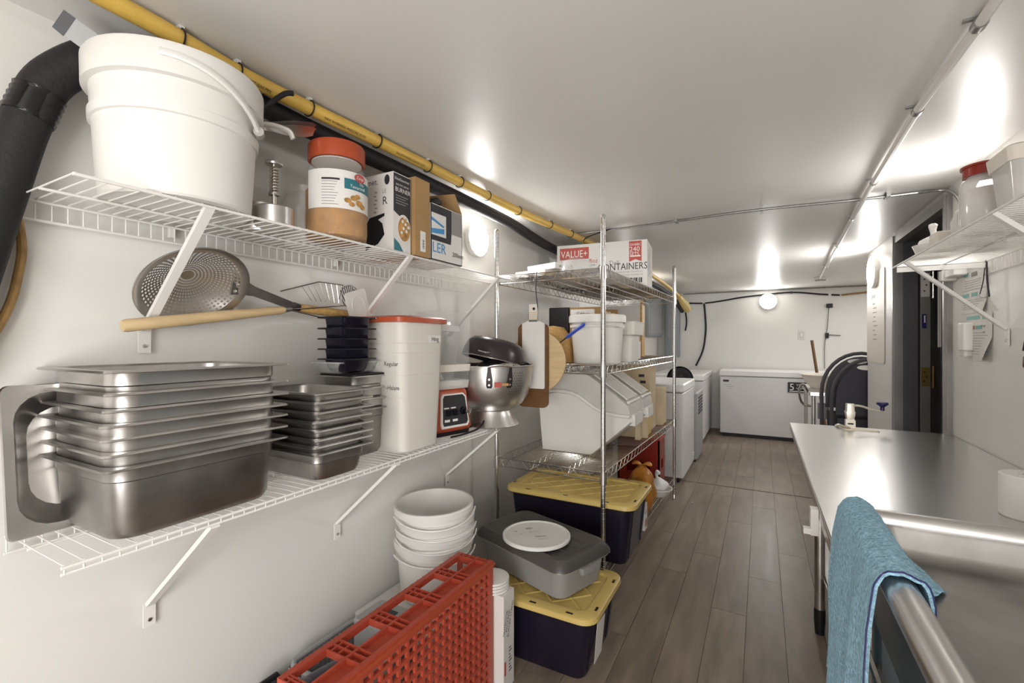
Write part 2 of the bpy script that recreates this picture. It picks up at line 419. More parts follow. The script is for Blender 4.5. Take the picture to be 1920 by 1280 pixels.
bp = bez([(-1.385, .245, 1.2), (-1.38, .295, 1.42), (-1.38, .335, 1.60), (-1.375, .372, 1.76), (-1.36, .415, 1.87), (-1.325, .52, 1.96), (-1.285, .70, 1.974), (-1.26, 1.0, 1.957), (-1.252, 1.5, 1.957), (-1.25, 2.2, 1.957), (-1.30, 2.7, 1.957), (-1.325, 3.0, 1.957), (-1.325, 3.4, 1.957), (-1.20, 4, 1.955), (-1.06, 5.3, 1.92), (-.99, 6.1, 1.83), (-.95, 6.6, 1.7)], 8)
t = thing('insulated_pipe', 'black foam insulated pipe curving up the left wall beside the big bucket', 'pipe', (-1.38, .3, 1.4))
MB().tube(bp, [.041 if p.y < .55 else (.041-.011*min(1, (p.y-.55)/.3)) for p in bp], 16).build('foam_sleeve', 'foam', t)
seg = [p for p in bp if 1.745 < p.z < 1.83 and p.y < .5]
seg = [seg[0]+(seg[-1]-seg[0])*k/9 for k in range(10)]
MB().tube(seg, [.0425+.0022*(k % 2) for k in range(10)], 16).build('tape_wrap', 'tape', t)
tag(MB().tube(bez([(-1.41, .355, 1.62), (-1.41, .372, 1.50), (-1.41, .365, 1.42), (-1.408, .352, 1.36), (-1.405, .325, 1.29), (-1.40, .28, 1.2), (-1.40, .2, 1.1)], 8), .0085, 10).build('brown_cable', 'tan_cable'), 'brown cable hanging on the left wall below the black pipe', 'cable')

# ---------------------------------------------------------------- upper shelf contents
def bucket_profile(rb, rt, h, ring=True, r0=.72, k0=.88):
    f = lambda z: rb+(rt-rb)*z/h
    p = [(0, 0), (rb-.004, 0), (rb, .005)]
    if ring: p += [(f(h*r0), h*r0), (f(h*r0)+.006, h*(r0+.005)), (f(h*r0)+.007, h*(r0+.07)), (f(h*r0)+.002, h*(r0+.075))]
    p += [(f(h*k0), h*k0), (f(h)+.009, h*(k0+.005)), (f(h)+.010, h*.975), (f(h)+.006, h), (f(h)-.003, h), (f(h)-.006, h*.97), (rb-.005, .006), (0, .006)]
    return p
BX, BY = -1.232, .595
t = thing('plastic_bucket', 'big white plastic bucket holding utensils on the upper wire shelf', 'bucket', (BX, BY, SH1))
MB().lathe(bucket_profile(.150, .168, .312, True, .54, .78), 56, (BX, BY, SH1)).build('shell', 'white_soft', t)
hp = []
for i in range(15):
    a = R(38-75*i/14); rr = .177+.004*math.sin(PI*i/14)
    hp.append((BX+rr*math.cos(a), BY+rr*math.sin(a)*1.0, SH1+.20+.085*math.sin(PI*.5*i/14)))
bail = MB().tube(hp, .0055, 8, flat=1.8).build('bail_handle', 'white', t)
pv = Vector(hp[0])
MB().lathe([(0, -.012), (.012, -.012), (.012, .012), (0, .012)], 12).tr(at(pv) @ Matrix.Rotation(PI/2, 4, 'Y') @ Matrix.Rotation(R(38), 4, 'X')).build('pivot_boss', 'header_grey', bail)
# utensils standing in the bucket
t = thing('food_tongs', 'steel scalloped tongs poking out of the big white bucket', 'tongs', (-1.2, .70, 1.82))
for k, dz in ((0, 0), (1, -.012)):
    a = Vector((-1.225, .69, 1.862+dz)); b = Vector((-1.175, .93, 1.925+dz)); d = (b-a); u = Vector((.35, 0, -.94)); s_ = d.normalized().cross(u)
    loops = []
    for i in range(15):
        f_ = i/14; wv = .008 if f_ < .45 else .008+.017*min(1, (f_-.45)/.25)
        if f_ > .5: wv *= (1+.10*math.sin(i*PI))
        if f_ > .93: wv *= .65
        p = a+d*f_; c = .006 if f_ < .5 else .004
        loops.append([p+s_*wv+u*c, p+s_*wv*.5, p-s_*wv*.5, p-s_*wv+u*c, p-s_*wv*.5-u*.001, p+s_*wv*.5-u*.001])
    MB().loft(loops).build('tong_arm', 'steel', t)
t = thing('black_handled_ladle', 'black handled utensil leaning out of the big white bucket', 'utensil', (-1.2, .75, 1.85))
hpth = bez([(-1.22, .69, 1.80), (-1.195, .74, 1.87), (-1.16, .775, 1.92), (-1.13, .80, 1.952), (-1.115, .818, 1.957)], 6)
MB().tube(hpth[6:], [.008]+[.0095]*(len(hpth)-8)+[.005], 10, flat=.7).build('handle', 'black_gloss', t)
MB().tube(hpth[:8], .006, 8).build('shaft', 'steel', t)
t = thing('grill_scraper', 'worn steel blade scraper sticking up at the left rim of the big bucket', 'scraper', (-1.29, .50, 1.8))
for k in range(3):
    a = Vector((-1.235-.008*k, .565+.012*k, 1.862)); b = Vector((-1.288-.004*k, .392+.018*k, 1.955-.008*k)); d = b-a; u = Vector((.8, -.25, -.5)).normalized(); s_ = d.normalized().cross(u).normalized()
    wv = .024-.005*k
    lp = [[a+s_*wv+u*.001, a-s_*wv+u*.001, a-s_*wv-u*.001, a+s_*wv-u*.001], [b+s_*wv+u*.001, b-s_*wv*.8+u*.001, b-s_*wv*.8-u*.001, b+s_*wv-u*.001]]
    o_ = MB().loft(lp).build('blade', ('unit_grey', 'steel_worn', 'dark_pan')[k], t)
    lp = [[b-d*.1+s_*wv*1.01+u*.0016, b-d*.1-s_*wv*.9+u*.0016, b-d*.1-s_*wv*.9-u*.0016, b-d*.1+s_*wv*1.01-u*.0016], [b+s_*wv+u*.0014, b-s_*wv*.8+u*.0014, b-s_*wv*.8-u*.0014, b+s_*wv-u*.0014]]
    if k < 2: MB().loft(lp).build('burnt_edge', 'black', o_)
t = thing('plastic_scoop', 'clear plastic scoop handle standing in the big white bucket', 'scoop', (-1.20, .72, 1.8))
MB().tube(bez([(-1.20, .70, 1.83), (-1.178, .765, 1.868), (-1.155, .825, 1.87), (-1.15, .84, 1.85)], 5), .012, 8, flat=.45).build('handle', 'clear_lid', t)

# chopper / press
CX, CY = -1.175, .80
t = thing('vegetable_press', 'round steel press with spring plunger beside the big bucket', 'press', (CX, CY, SH1))
MB().lathe([(0, 0), (.048, 0), (.05, .002), (.05, .048), (.048, .05), (.045, .05), (.045, .04), (0, .04)], 36, (CX, CY, SH1)).build('cup', 'steel', t)
pl = MB().lathe([(.0, .04), (.0065, .04), (.0065, .17), (0, .17)], 12, (CX, CY, SH1)).build('plunger_rod', 'steel_rim', t)
MB().tube([(CX+.0105*math.cos(a), CY+.0105*math.sin(a), SH1+.09+.072*i/110) for i, a in enumerate([2*PI*9*i/110 for i in range(111)])], .0014, 5).build('spring', 'steel_rim', pl)
MB().lathe([(0, .085), (.014, .085), (.014, .09), (0, .09)], 16, (CX, CY, SH1)).build('collar', 'steel_worn', pl)
MB().lathe([(0, .166), (.021, .168), (.0225, .172), (.02, .177), (0, .178)], 28, (CX, CY, SH1)).build('knob', 'steel', t)
tag(MB().lathe([(0, 0), (.05, 0), (.062, .04), (.066, .075), (.068, .075), (.064, .04), (.052, -.0), (0, -.001)], 36, (-1.29, .835, SH1+.002)).build('steel_bowl', 'steel'), 'small steel bowl behind the spring press', 'bowl')

# large spice jar
JX, JY = -1.195, 1.03
def jar_prof(r, h, neck):
    return [(0, 0), (r*.82, 0), (r*.97, .01), (r, .03), (r, h*.34), (r*.975, h*.36), (r*.985, h*.38), (r, h*.42), (r, h*.66), (r*.96, h*.76), (r*.86, h*.85), (neck, h*.9), (neck, h)]
t = thing('spice_jar', 'large clear jar of orange powder with orange red screw lid', 'jar', (JX, JY, SH1))
jr, jh = .094, .275
MB().lathe(jar_prof(jr, jh, .076), 48, (JX, JY, SH1)).build('jar_body', 'clear', t)
MB().lathe([(0, .004), (jr*.8, .004), (jr*.95, .012), (jr*.975, .03), (jr*.97, .09), (jr*.975, .155), (jr*.7, .168), (jr*.2, .16), (0, .163)], 40, (JX, JY, SH1)).build('powder', 'orange_powder', t)
ld = MB().lathe([(.074, .004), (.083, .0), (.086, .002), (.086, .048), (.082, .054), (0, .055), (0, .049), (.08, .046), (.081, .004)], 48, (JX, JY, SH1+jh-.025)).build('lid', 'red_lid', t)
MB().lathe([(0, .003), (.075, .003), (.075, .006), (0, .006)], 40, (JX, JY, SH1+jh-.03)).build('foil_seal', 'cream', ld)
def wrap(a0, a1, z0, z1, m, name, par, r=jr*1.006, n=20):
    lo = [(JX+r*math.cos(R(a0+(a1-a0)*i/n)), JY+r*math.sin(R(a0+(a1-a0)*i/n))) for i in range(n+1)]
    mb = MB(); vs = [(x, y, SH1+z0) for x, y in lo]+[(x, y, SH1+z1) for x, y in lo]
    mb.add(vs, [(i, i+1, n+2+i, n+1+i) for i in range(n)]); return mb.build(name, m, par)
# camera sees the jar from direction about (.755,-.655): angle -41 deg
lb = wrap(-100, 40, .088, .205, 'paper', 'paper_label', t)
wrap(-28, 40, .15, .182, 'print_teal', 'label_band', lb, jr*1.012)
wrap(-68, -36, .172, .178, 'print_dark', 'label_block', lb, jr*1.012)
for k in range(9): wrap(-68, -38-(k*7 % 9), .098+.0085*k, .0998+.0085*k, 'print_grey', 'label_line', lb, jr*1.012)
def on_jar(a, z, rx, ry, m, nm, rr): 
    n = Vector((math.cos(R(a)), math.sin(R(a)), 0)); right = Vector((-n.y, n.x, 0))
    return flat(ell(rx, ry), m, lb, nm, Vector((JX, JY, SH1+z))+n*rr, right, (0, 0, 1))
on_jar(2, .19, .021, .013, 'print_red', 'brand_oval', jr*1.03)
for a, z, rx in ((-22, .115, .011), (-10, .125, .012), (2, .112, .014), (-2, .132, .01), (10, .105, .012), (-14, .105, .01)): on_jar(a, z, rx, rx*.7, 'print_food', 'food_photo', jr*1.014)
def jar_text(s, a, z, size, m, al='CENTER'):
    n = Vector((math.cos(R(a)), math.sin(R(a)), 0)); right = Vector((-n.y, n.x, 0))
    text(s, size, Vector((JX, JY, SH1+z))+n*jr*1.045, right, (0, 0, 1), m, lb, align=al)
jar_text('Zaiqa', 2, .186, .013, 'print_light'); jar_text('Tamarind', -4, .154, .014, 'print_light'); jar_text('Dip', 6, .168, .012, 'print_light')
t = thing('clear_canister', 'pale clear plastic canister half hidden behind the orange powder jar', 'canister', (-1.325, 1.02, SH1))
MB().loft([rrect(-1.325, 1.02, SH1, .05, .055, .015), rrect(-1.325, 1.02, SH1+.13, .055, .06, .018), rrect(-1.325, 1.02, SH1+.17, .045, .05, .018)]).build('body', 'clear_lid', t)
MB().loft([rrect(-1.325, 1.02, SH1+.165, .048, .053, .018), rrect(-1.325, 1.02, SH1+.185, .048, .053, .018)]).build('lid', 'clear_lid', t)

# induction burner box
def face_x(x, y, z): return Vector((x, y, z))
t = thing('burner_box', 'white and black electric burner box standing on the upper shelf', 'box', (-1.21, 1.25, SH1))
bx0, bx1, by0, by1, bz = -1.36, -1.12, 1.205, 1.295, SH1+.275
MB().box(bx0, bx1, by0, by1, SH1, bz).build('carton', 'carton_white', t)
O = Vector((bx1, by0, SH1)); RV = (0, 1, 0); UV = (0, 0, 1)
pf = flat([(.002, .14), (.088, .10), (.088, .272), (.002, .272)], 'print_dark', t, 'printed_panel', O, RV, UV, .0008)
text('EliteGourmet', .0135, O+Vector((0, .006, .25)), RV, UV, 'print_light', pf, lift=.0018)
text('ELECTRIC SINGLE', .0085, O+Vector((0, .012, .232)), RV, UV, 'print_light', pf, lift=.0018)
text('BURNER', .022, O+Vector((0, .008, .21)), RV, UV, 'print_light', pf, lift=.0018, sx=.95)
for k in range(4): flat(rect(.062-.012*(k % 2), .0025), 'print_grey', pf, 'print_line', O+Vector((0, .012, .195-.009*k)), RV, UV, .0016)
bw = flat(ell(.036, .05), 'paper', t, 'bowl_picture', O+Vector((0, .052, .085)), RV, UV, .0014)
flat(ell(.031, .043), 'print_food', bw, 'soup_picture', O+Vector((0, .054, .084)), RV, UV, .0022)
for k in range(8): flat(ell(.006, .006, n=8), 'paper', bw, 'garnish_picture', O+Vector((0, .04+.005*k, .07+.008*((k*5) % 8))), RV, UV, .003)
flat([(.004, 0.004), (.05, .004), (.03, .03), (.004, .045)], 'print_teal', t, 'corner_print', O, RV, UV, .001)
O2 = Vector((bx0, by0, SH1)); R2 = (1, 0, 0)
text('R', .04, O2+Vector((.19, 0, .165)), R2, UV, 'print_dark', t)
text('LE', .02, O2+Vector((.19, 0, .205)), R2, UV, 'print_grey', t)
text('gourmet.', .03, O2+Vector((.06, 0, .24)), R2, UV, 'print_dark', t)
flat([(.0+.012*math.cos(a), .018*math.sin(a)) for a in [2*PI*i/12 for i in range(12)]], 'print_dark', t, 'leaf_mark', O2+Vector((.212, 0, .25)), R2, UV, .0006)
flat([(.11, .01), (.17, .03), (.20, .06), (.19, .1), (.17, .115), (.20, .125), (.20, .135), (.13, .125), (.11, .1)], 'black', t, 'burner_picture', O2, R2, UV, .0007)
for k in range(6): flat(rect(.012, .004), 'print_grey', t, 'print_line', O2+Vector((.15+.004*(k % 2), 0, .14+.014*k)), R2, UV, .0007)
# kraft cardboard box next to it
t = thing('kraft_box', 'narrow brown cardboard box between the burner box and the sealer box', 'box', (-1.22, 1.34, SH1))
MB().box(-1.36, -1.105, 1.303, 1.385, SH1, SH1+.285).build('carton', 'cardboard', t)
st_ = flat(rect(.03, .075), 'paper', t, 'barcode_sticker', Vector((-1.105, 1.33, SH1+.018)), RV, UV, .0012)
for k in range(7): flat(rect(.009, .002+.001*(k % 2)), 'print_dark', st_, 'barcode_bar', Vector((-1.105, 1.343, SH1+.03+.005*k)), RV, UV, .0018)
# heat sealer box
t = thing('sealer_box', 'open black and white heat sealer box with blue lettering on the upper shelf', 'box', (-1.2, 1.53, SH1))
sx0, sx1, sy0, sy1, sz = -1.30, -1.105, 1.395, 1.60, SH1+.215
mb = MB()
for b in ((sx0, sx1, sy0, sy0+.003), (sx0, sx1, sy1-.003, sy1), (sx0, sx0+.003, sy0, sy1), (sx1-.003, sx1, sy0, sy1)): mb.box(*b, SH1, sz)
mb.box(sx0, sx1, sy0, sy1, SH1, SH1+.003)
mb.build('carton', 'carton_white', t)
O = Vector((sx1, sy0, SH1))
bk = flat([(.0, .075), (.125, .075), (.13, .12), (.13, .212), (.0, .212)], 'print_dark', t, 'printed_panel', O, RV, UV, .0008)
flat(rect(.092, .085, .0, .095), 'carton_white', bk, 'picture_frame', O, RV, UV, .0014)
flat([(0, .10), (.08, .108), (.08, .128), (0, .118)], 'print_blue', bk, 'sealer_picture', O, RV, UV, .002)
flat([(0, .15), (.075, .132), (.08, .138), (0, .162)], 'print_blue', bk, 'sealer_picture', O, RV, UV, .002)
text('LER', .055, O+Vector((0, .004, .03)), RV, UV, 'print_blue', t, lift=.0016)
text('200mm', .026, O+Vector((0, .135, .03)), RV, UV, 'print_dark', t, lift=.0016)
flat(rect(.07, .095, .132, .118), 'print_grey', t, 'grey_panel', O, RV, UV, .0008)
fl = MB().loft([[(sx0, sy0, sz), (sx0, sy1, sz), (sx0+.002, sy1, sz), (sx0+.002, sy0, sz)], [(sx0-.01, sy0-.005, sz+.1), (sx0-.01, sy1-.01, sz+.1), (sx0-.008, sy1-.01, sz+.1), (sx0-.008, sy0-.005, sz+.1)]]).build('flap', 'cardboard', t)
fl2 = MB().loft([[(sx0, sy1, sz), (sx1, sy1, sz), (sx1, sy1-.002, sz), (sx0, sy1-.002, sz)], [(sx0, sy1-.02, sz+.1), (sx1-.03, sy1-.01, sz+.09), (sx1-.03, sy1-.012, sz+.09), (sx0, sy1-.022, sz+.1)]]).build('flap', 'cardboard', t)
t = thing('heat_sealer', 'blue and black heat sealer lying inside the open sealer box', 'sealer', (-1.2, 1.47, sz-.03))
mb = MB().loft([[(-1.17+.022*math.cos(a), 1.40, sz-.01+.018*math.sin(a)) for a in [2*PI*i/10 for i in range(10)]], [(-1.16+.022*math.cos(a), 1.49, sz+.035+.018*math.sin(a)) for a in [2*PI*i/10 for i in range(10)]], [(-1.16+.018*math.cos(a), 1.51, sz+.035+.012*math.sin(a)) for a in [2*PI*i/10 for i in range(10)]]])
mb.build('upper_arm', 'navy_black', t)
MB().loft([[(-1.195, 1.40, sz-.045), (-1.14, 1.40, sz-.045), (-1.14, 1.40, sz-.012), (-1.195, 1.40, sz-.012)], [(-1.19, 1.51, sz-.005), (-1.14, 1.51, sz-.005), (-1.14, 1.51, sz+.02), (-1.19, 1.51, sz+.02)]]).build('base', 'print_blue', t)

# ---------------------------------------------------------------- skimmer and spider propped on the wall
def perforated(mb, fn, nu, nv, frac=.5, u0=0, u1=1, wrapv=True, skip=None):
    """grid surface with square holes"""
    for i in range(nu):
        for j in range(nv):
            a0, a1 = u0+(u1-u0)*i/nu, u0+(u1-u0)*(i+1)/nu; b0, b1 = j/nv, (j+1)/nv
            c = [fn(a0, b0), fn(a1, b0), fn(a1, b1), fn(a0, b1)]
            if skip and skip(i, j): mb.add(c, [(0, 1, 2, 3)]); continue
            m_ = (1-frac)/2; f_ = lambda u, v: fn(a0+(a1-a0)*u, b0+(b1-b0)*v)
            inn = [f_(m_, m_), f_(1-m_, m_), f_(1-m_, 1-m_), f_(m_, 1-m_)]
            mb.add(c+inn, [(0, 1, 5, 4), (1, 2, 6, 5), (2, 3, 7, 6), (3, 0, 4, 7)])
    return mb
SC = Vector((-1.335, .68, 1.43)); SR = .135
ax = Vector((.823, -.026, -.794)).normalized()     # direction the open side faces
q = at(SC) @ ax.to_track_quat('Z', 'Y').to_matrix().to_4x4()
t = thing('skimmer', 'large perforated steel skimmer with wooden handle propped on the left wall', 'skimmer', SC)
fn = lambda u, v: (SR*.86*u*math.cos(2*PI*v), SR*.86*u*math.sin(2*PI*v), -.052*(1-u*u))
mb = perforated(MB(), fn, 13, 56, .52, .12, 1)
mb.lathe([(0, -.052), (SR*.86*.12, -.0513)], 56)
mb.tr(q).build('perforated_bowl', 'steel', t)
MB().lathe([(SR*.855, .0), (SR*.93, .006), (SR, .008), (SR*1.005, .006), (SR*1.0, .003), (SR*.93, .001), (SR*.855, -.004)], 56).tr(q).build('rim', 'steel', t)
h0 = Vector((-1.328, .775, 1.452)); h1 = Vector((-1.365, 1.01, 1.398)); h2 = Vector((-1.37, 1.24, 1.385))
dd = (h1-h0)
lp = []
for k, wv in ((0, .034), (.12, .024), (.3, .015), (.7, .014), (1, .013)):
    p = h0+dd*k; u = Vector((.3, 0, 1)).normalized(); n = u.cross(dd.normalized())*.0035
    lp.append([p+u*wv+n, p-u*wv+n, p-u*wv-n, p+u*wv-n])
MB().loft(lp).build('shank', 'steel_worn', t)
hd = MB().tube([h1, h1+(h2-h1)*.06, h1+(h2-h1)*.5, h2], [.0125, .0145, .0155, .017], 12).build('wooden_handle', 'wood', t)
MB().tube([h1-dd*.06, h1+(h2-h1)*.03], .0145, 10).build('ferrule', 'dark_pan', hd)
for dy, dz in ((.0, .02), (.012, -.004), (.004, -.024)):
    MB().lathe([(0, 0), (.005, 0), (.004, .003), (0, .004)], 10).tr(at(h0+Vector((.008, dy, dz))) @ Matrix.Rotation(PI/2, 4, 'Y')).build('rivet', 'steel_rim', t)
t = thing('wire_spider', 'wire mesh spider strainer with pale wooden stick handle below the skimmer', 'strainer', (-1.34, .8, 1.35))
a = Vector((-1.345, .525, 1.322)); b = Vector((-1.345, .95, 1.386))
hd = MB().tube([a, a+(b-a)*.02, a+(b-a)*.5, b-(b-a)*.03, b], [.0135, .0158, .0155, .0125, .010], 12).build('wooden_handle', 'wood_pale', t)
MB().tube([b-(b-a)*.03, b+(b-a)*.06], [.0098, .007], 10).build('ferrule', 'steel_worn', hd)
for p in ((-1.33, 1.22, 1.42), (-1.35, 1.19, 1.355)): MB().tube([b+(b-a)*.03, p], .0026, 6).build('wire_arm', 'steel_rim', t)
cs = Vector((-1.345, 1.225, 1.452)); rs = .042
mb = MB()
for i in range(9):
    o_ = (i-4)/4.6*rs; rr = math.sqrt(max(rs*rs-o_*o_, 0))
    mb.tube([(cs.x+.012*math.cos(PI*k/8)-.004, cs.y+o_, cs.z+rr*math.sin(PI*k/8-PI/2)) for k in range(9)], .0016, 5)
mb.build('wire_basket', 'dark_pan', t)
MB().tube([(cs.x-.004, cs.y+rs*math.cos(2*PI*i/24), cs.z+rs*math.sin(2*PI*i/24)) for i in range(24)], .0026, 6, closed=True).build('basket_hoop', 'steel_worn', t)
t = thing('wire_turner', 'thin wire rack utensil leaning on the wall behind the skimmer handle', 'utensil', (-1.40, 1.1, 1.42))
MB().tube([(-1.405, .98, 1.452), (-1.405, 1.13, 1.50), (-1.405, 1.24, 1.50), (-1.405, 1.22, 1.44)], .0022, 6).build('outer_wire', 'steel_worn', t)
mb = MB()
for k in range(7): mb.tube([(-1.405, 1.06+.025*k, 1.478+.003*k if k < 3 else 1.498), (-1.405, 1.10+.02*k, 1.43)], .0011, 5)
mb.build('fan_wires', 'steel_rim', t)
t = thing('pan_cover', 'clear plastic pan lid standing on edge behind the black plastic pans', 'lid', (-1.33, 1.24, 1.40))
q = at((-1.315, 1.235, 1.40)) @ Matrix.Rotation(R(18), 4, 'X')
MB().loft([[q @ Vector(p) for p in [(x_, y_, z_) for (y_, z_, _), x_ in zip(rrect(0, 0, 0, .05, .075, .012), [o] * 20)]] for o in (-.003, .003)]).build('panel', 'clear_lid', t)
MB().tube([q @ Vector((.004, y_, z_)) for y_, z_, _ in rrect(0, .01, 0, .03, .045, .03)], .0018, 5, closed=True).build('moulded_handle', 'clear_lid', t)

# ---------------------------------------------------------------- lower shelf: steel pans
def pan_mesh(x0, x1, y0, y1, z, depth, fl=.018, r=.03, taper=.008, th=.0012, body=None):
    """gastronorm pan with flat rim, rim rectangle x0..x1,y0..y1 at height z"""
    cx, cy, hx, hy = (x0+x1)/2, (y0+y1)/2, (x1-x0)/2, (y1-y0)/2
    bx, by = hx-fl, hy-fl
    L_ = [rrect(cx, cy, z-depth, bx-taper-.02, by-taper-.02, r, 5), rrect(cx, cy, z-depth+.006, bx-taper-.006, by-taper-.006, r, 5), rrect(cx, cy, z-depth+.02, bx-taper, by-taper, r, 5)]
    if depth > .08: L_ += [rrect(cx, cy, z-.034, bx-.003, by-.003, r, 5), rrect(cx, cy, z-.031, bx, by, r, 5)]
    L_ += [rrect(cx, cy, z-.006, bx, by, r, 5), rrect(cx, cy, z-.002, bx+.002, by+.002, r, 5), rrect(cx, cy, z-.0014, hx-.002, hy-.002, .012, 5), rrect(cx, cy, z-.005, hx, hy, .014, 5), rrect(cx, cy, z-.004, hx+.001, hy+.001, .014, 5),
           rrect(cx, cy, z, hx-.001, hy-.001, .014, 5), rrect(cx, cy, z, bx+.003, by+.003, r, 5), rrect(cx, cy, z-.005, bx-th, by-th, r, 5), rrect(cx, cy, z-depth+.022, bx-taper-th, by-taper-th, r, 5),
           rrect(cx, cy, z-depth+.002, bx-taper-.02, by-taper-.02, r, 5)]
    return MB().loft(L_)
def pan_stack(x0, x1, y0, y1, zs, depths, label, group, mats, jit=.003, tilt_top=0, r=.03):
    n = len(zs)
    ordn = ['lowest', 'second from bottom', 'third from bottom', 'fourth from bottom', 'fifth from bottom', 'sixth from bottom', 'seventh from bottom', 'eighth from bottom']
    for i, (z, d) in enumerate(zip(zs, depths)):
        jx, jy = random.uniform(-jit, jit), random.uniform(-jit, jit)
        mb = pan_mesh(x0, x1, y0, y1, 0, d, r=r)
        c = Vector(((x0+x1)/2, (y0+y1)/2, 0))
        mt = at(Vector((jx, jy, z))+c) @ Matrix.Rotation(random.uniform(-.012, .012), 4, 'Z')
        if i == n-1 and tilt_top: mt = mt @ Matrix.Rotation(tilt_top, 4, 'X')
        mb.tr(at(-c)); mb.tr(mt)
        nm = 'topmost' if i == n-1 else ordn[i]
        tag(mb.build('steel_pan', mats[min(i, len(mats)-1)], None, mt), f'{label}, {nm} of its stack', 'pan', group)
pan_stack(-1.425, -1.09, .398, .79, (1.037, 1.066, 1.096, 1.123, 1.152, 1.184, 1.228), (.156, .12, .12, .12, .12, .12, .12), 'wide stainless steel food pan at shelf left', 'wide steel pans', ('steel_worn', 'steel'), tilt_top=R(.0), r=.045)
t_ = .018
pan_stack(-1.41, -1.075, .855, 1.075, (.97, .992, 1.012, 1.037, 1.061, 1.087, 1.115, 1.14), (.088, .075, .075, .075, .075, .075, .075, .075), 'narrow steel food pan at mid shelf', 'narrow steel pans', ('steel_worn', 'steel'), r=.03)
pan_stack(-1.39, -1.195, 1.10, 1.285, (1.052, 1.088, 1.125, 1.167), (.17, .13, .13, .13), 'small steel pan under the black pans', 'small deep steel pans', ('steel_worn', 'steel'), r=.025)
# black tray, clear pan, dark plastic pans on top
tag(rbox(-1.375, -1.20, 1.105, 1.275, 1.1675, 1.174, .012, .002).build('black_tray', 'black'), 'flat black plastic tray between the small steel pans and clear pan', 'tray')
mb = pan_mesh(-1.36, -1.205, 1.045, 1.255, 1.217, .042, fl=.014, r=.015); tag(mb.build('clear_pan', 'clear_pan'), 'shallow clear plastic pan under the black plastic pans', 'pan')
for i, z in enumerate((1.2285, 1.262, 1.296, 1.331, 1.368)):
    mb = pan_mesh(-1.315, -1.180, 1.045, 1.195, z, .05 if i == 0 else .078, fl=.018, r=.012, taper=.005)
    tag(mb.build('black_plastic_pan', 'navy_black'), 'small black plastic pan, ' + ('lowest', 'second from bottom', 'middle one', 'second from top', 'topmost')[i] + ' of the black stack', 'pan', 'black plastic pans')
# big steel pan leaning on the wall
q = at((-1.33, .505, SH2)) @ Matrix.Rotation(R(-8), 4, 'Y') @ Matrix.Translation((-.0, 0, .158)) @ Matrix.Rotation(PI/2, 4, 'Y')
mb = pan_mesh(-.158, .158, -.175, .175, 0, .05, fl=.02, r=.06); mb.tr(q)
tag(mb.build('steel_pan', 'steel', None, q), 'single steel pan standing on edge against the wall at far left', 'pan', 'wide steel pans')
# ---------------------------------------------------------------- lower shelf: containers, blender, colander
t = thing('food_container', 'tall frosted white food container with red lid on the lower shelf', 'container', (-1.24, 1.37, SH2))
MB().loft([rrect(-1.24, 1.365, SH2, .112, .098, .03), rrect(-1.24, 1.365, SH2+.008, .118, .104, .032), rrect(-1.24, 1.365, SH2+.22, .124, .116, .034), rrect(-1.24, 1.365, SH2+.48, .130, .128, .035), rrect(-1.24, 1.365, SH2+.482, .126, .124, .034), rrect(-1.24, 1.365, SH2+.02, .112, .098, .03)]).build('body', 'frost', t)
MB().loft([rrect(-1.24, 1.365, SH2+.474, .136, .136, .04), rrect(-1.24, 1.365, SH2+.476, .143, .146, .04), rrect(-1.24, 1.365, SH2+.492, .143, .146, .04), rrect(-1.24, 1.365, SH2+.498, .132, .134, .038), rrect(-1.24, 1.365, SH2+.494, .12, .122, .036)]).build('lid', 'red_lid', t)
for z in (.205, .285, .365, .40):
    k = SH2+z; f_ = .118+.012*z/.48; g_ = .104+.024*z/.48
    MB().tube(rrect(-1.24, 1.365, k, f_+.0004, g_+.0004, .033), .0012, 5, closed=True).build('nesting_line', 'cream', t)
tp = flat(rect(.075, .026), 'paper', t, 'tape_label', (-1.1125, 1.385, SH2+.402), (0, 1, 0), (0, 0, 1), .0022)
text('Hing', .024, (-1.1125, 1.402, SH2+.407), (0, 1, 0), (0, 0, 1), 'print_dark', tp, lift=.0032)
yl = 1.365-.1235
flat(rect(.05, .016), 'paper', t, 'tape_label', (-1.27, yl, SH2+.315), (1, 0, 0), (0, 0, 1), .0022)
text('Regular', .022, (-1.2, 1.365-.1195, SH2+.318), (1, 0, 0), (0, 0, 1), 'print_dark', t, lift=.002)
text('-Halam', .022, (-1.195, 1.365-.1155, SH2+.232), (1, 0, 0), (0, 0, 1), 'print_dark', t, lift=.002)

# blender: local frame rotated so that the panel looks to the camera
BLX, BLY, BRZ = -1.275, 1.665, R(-14)
t = thing('blender', 'red based blender under a clear sound cover on the lower shelf', 'blender', (BLX, BLY, SH2), BRZ)
B = at((BLX, BLY, SH2)) @ Matrix.Rotation(BRZ, 4, 'Z')
def bl(mb, name, m, par=t): return mb.tr(B).build(name, m, par)
base = bl(MB().loft([rrect(0, 0, .012, .098, .098, .02), rrect(0, 0, .03, .112, .105, .025), rrect(.0, 0, .185, .095, .092, .025), rrect(0, 0, .20, .085, .085, .02)]), 'base', 'red_lid')
bl(MB().loft([rrect(0, 0, 0, .1, .1, .02), rrect(0, 0, .018, .104, .1, .02)]), 'foot', 'black')
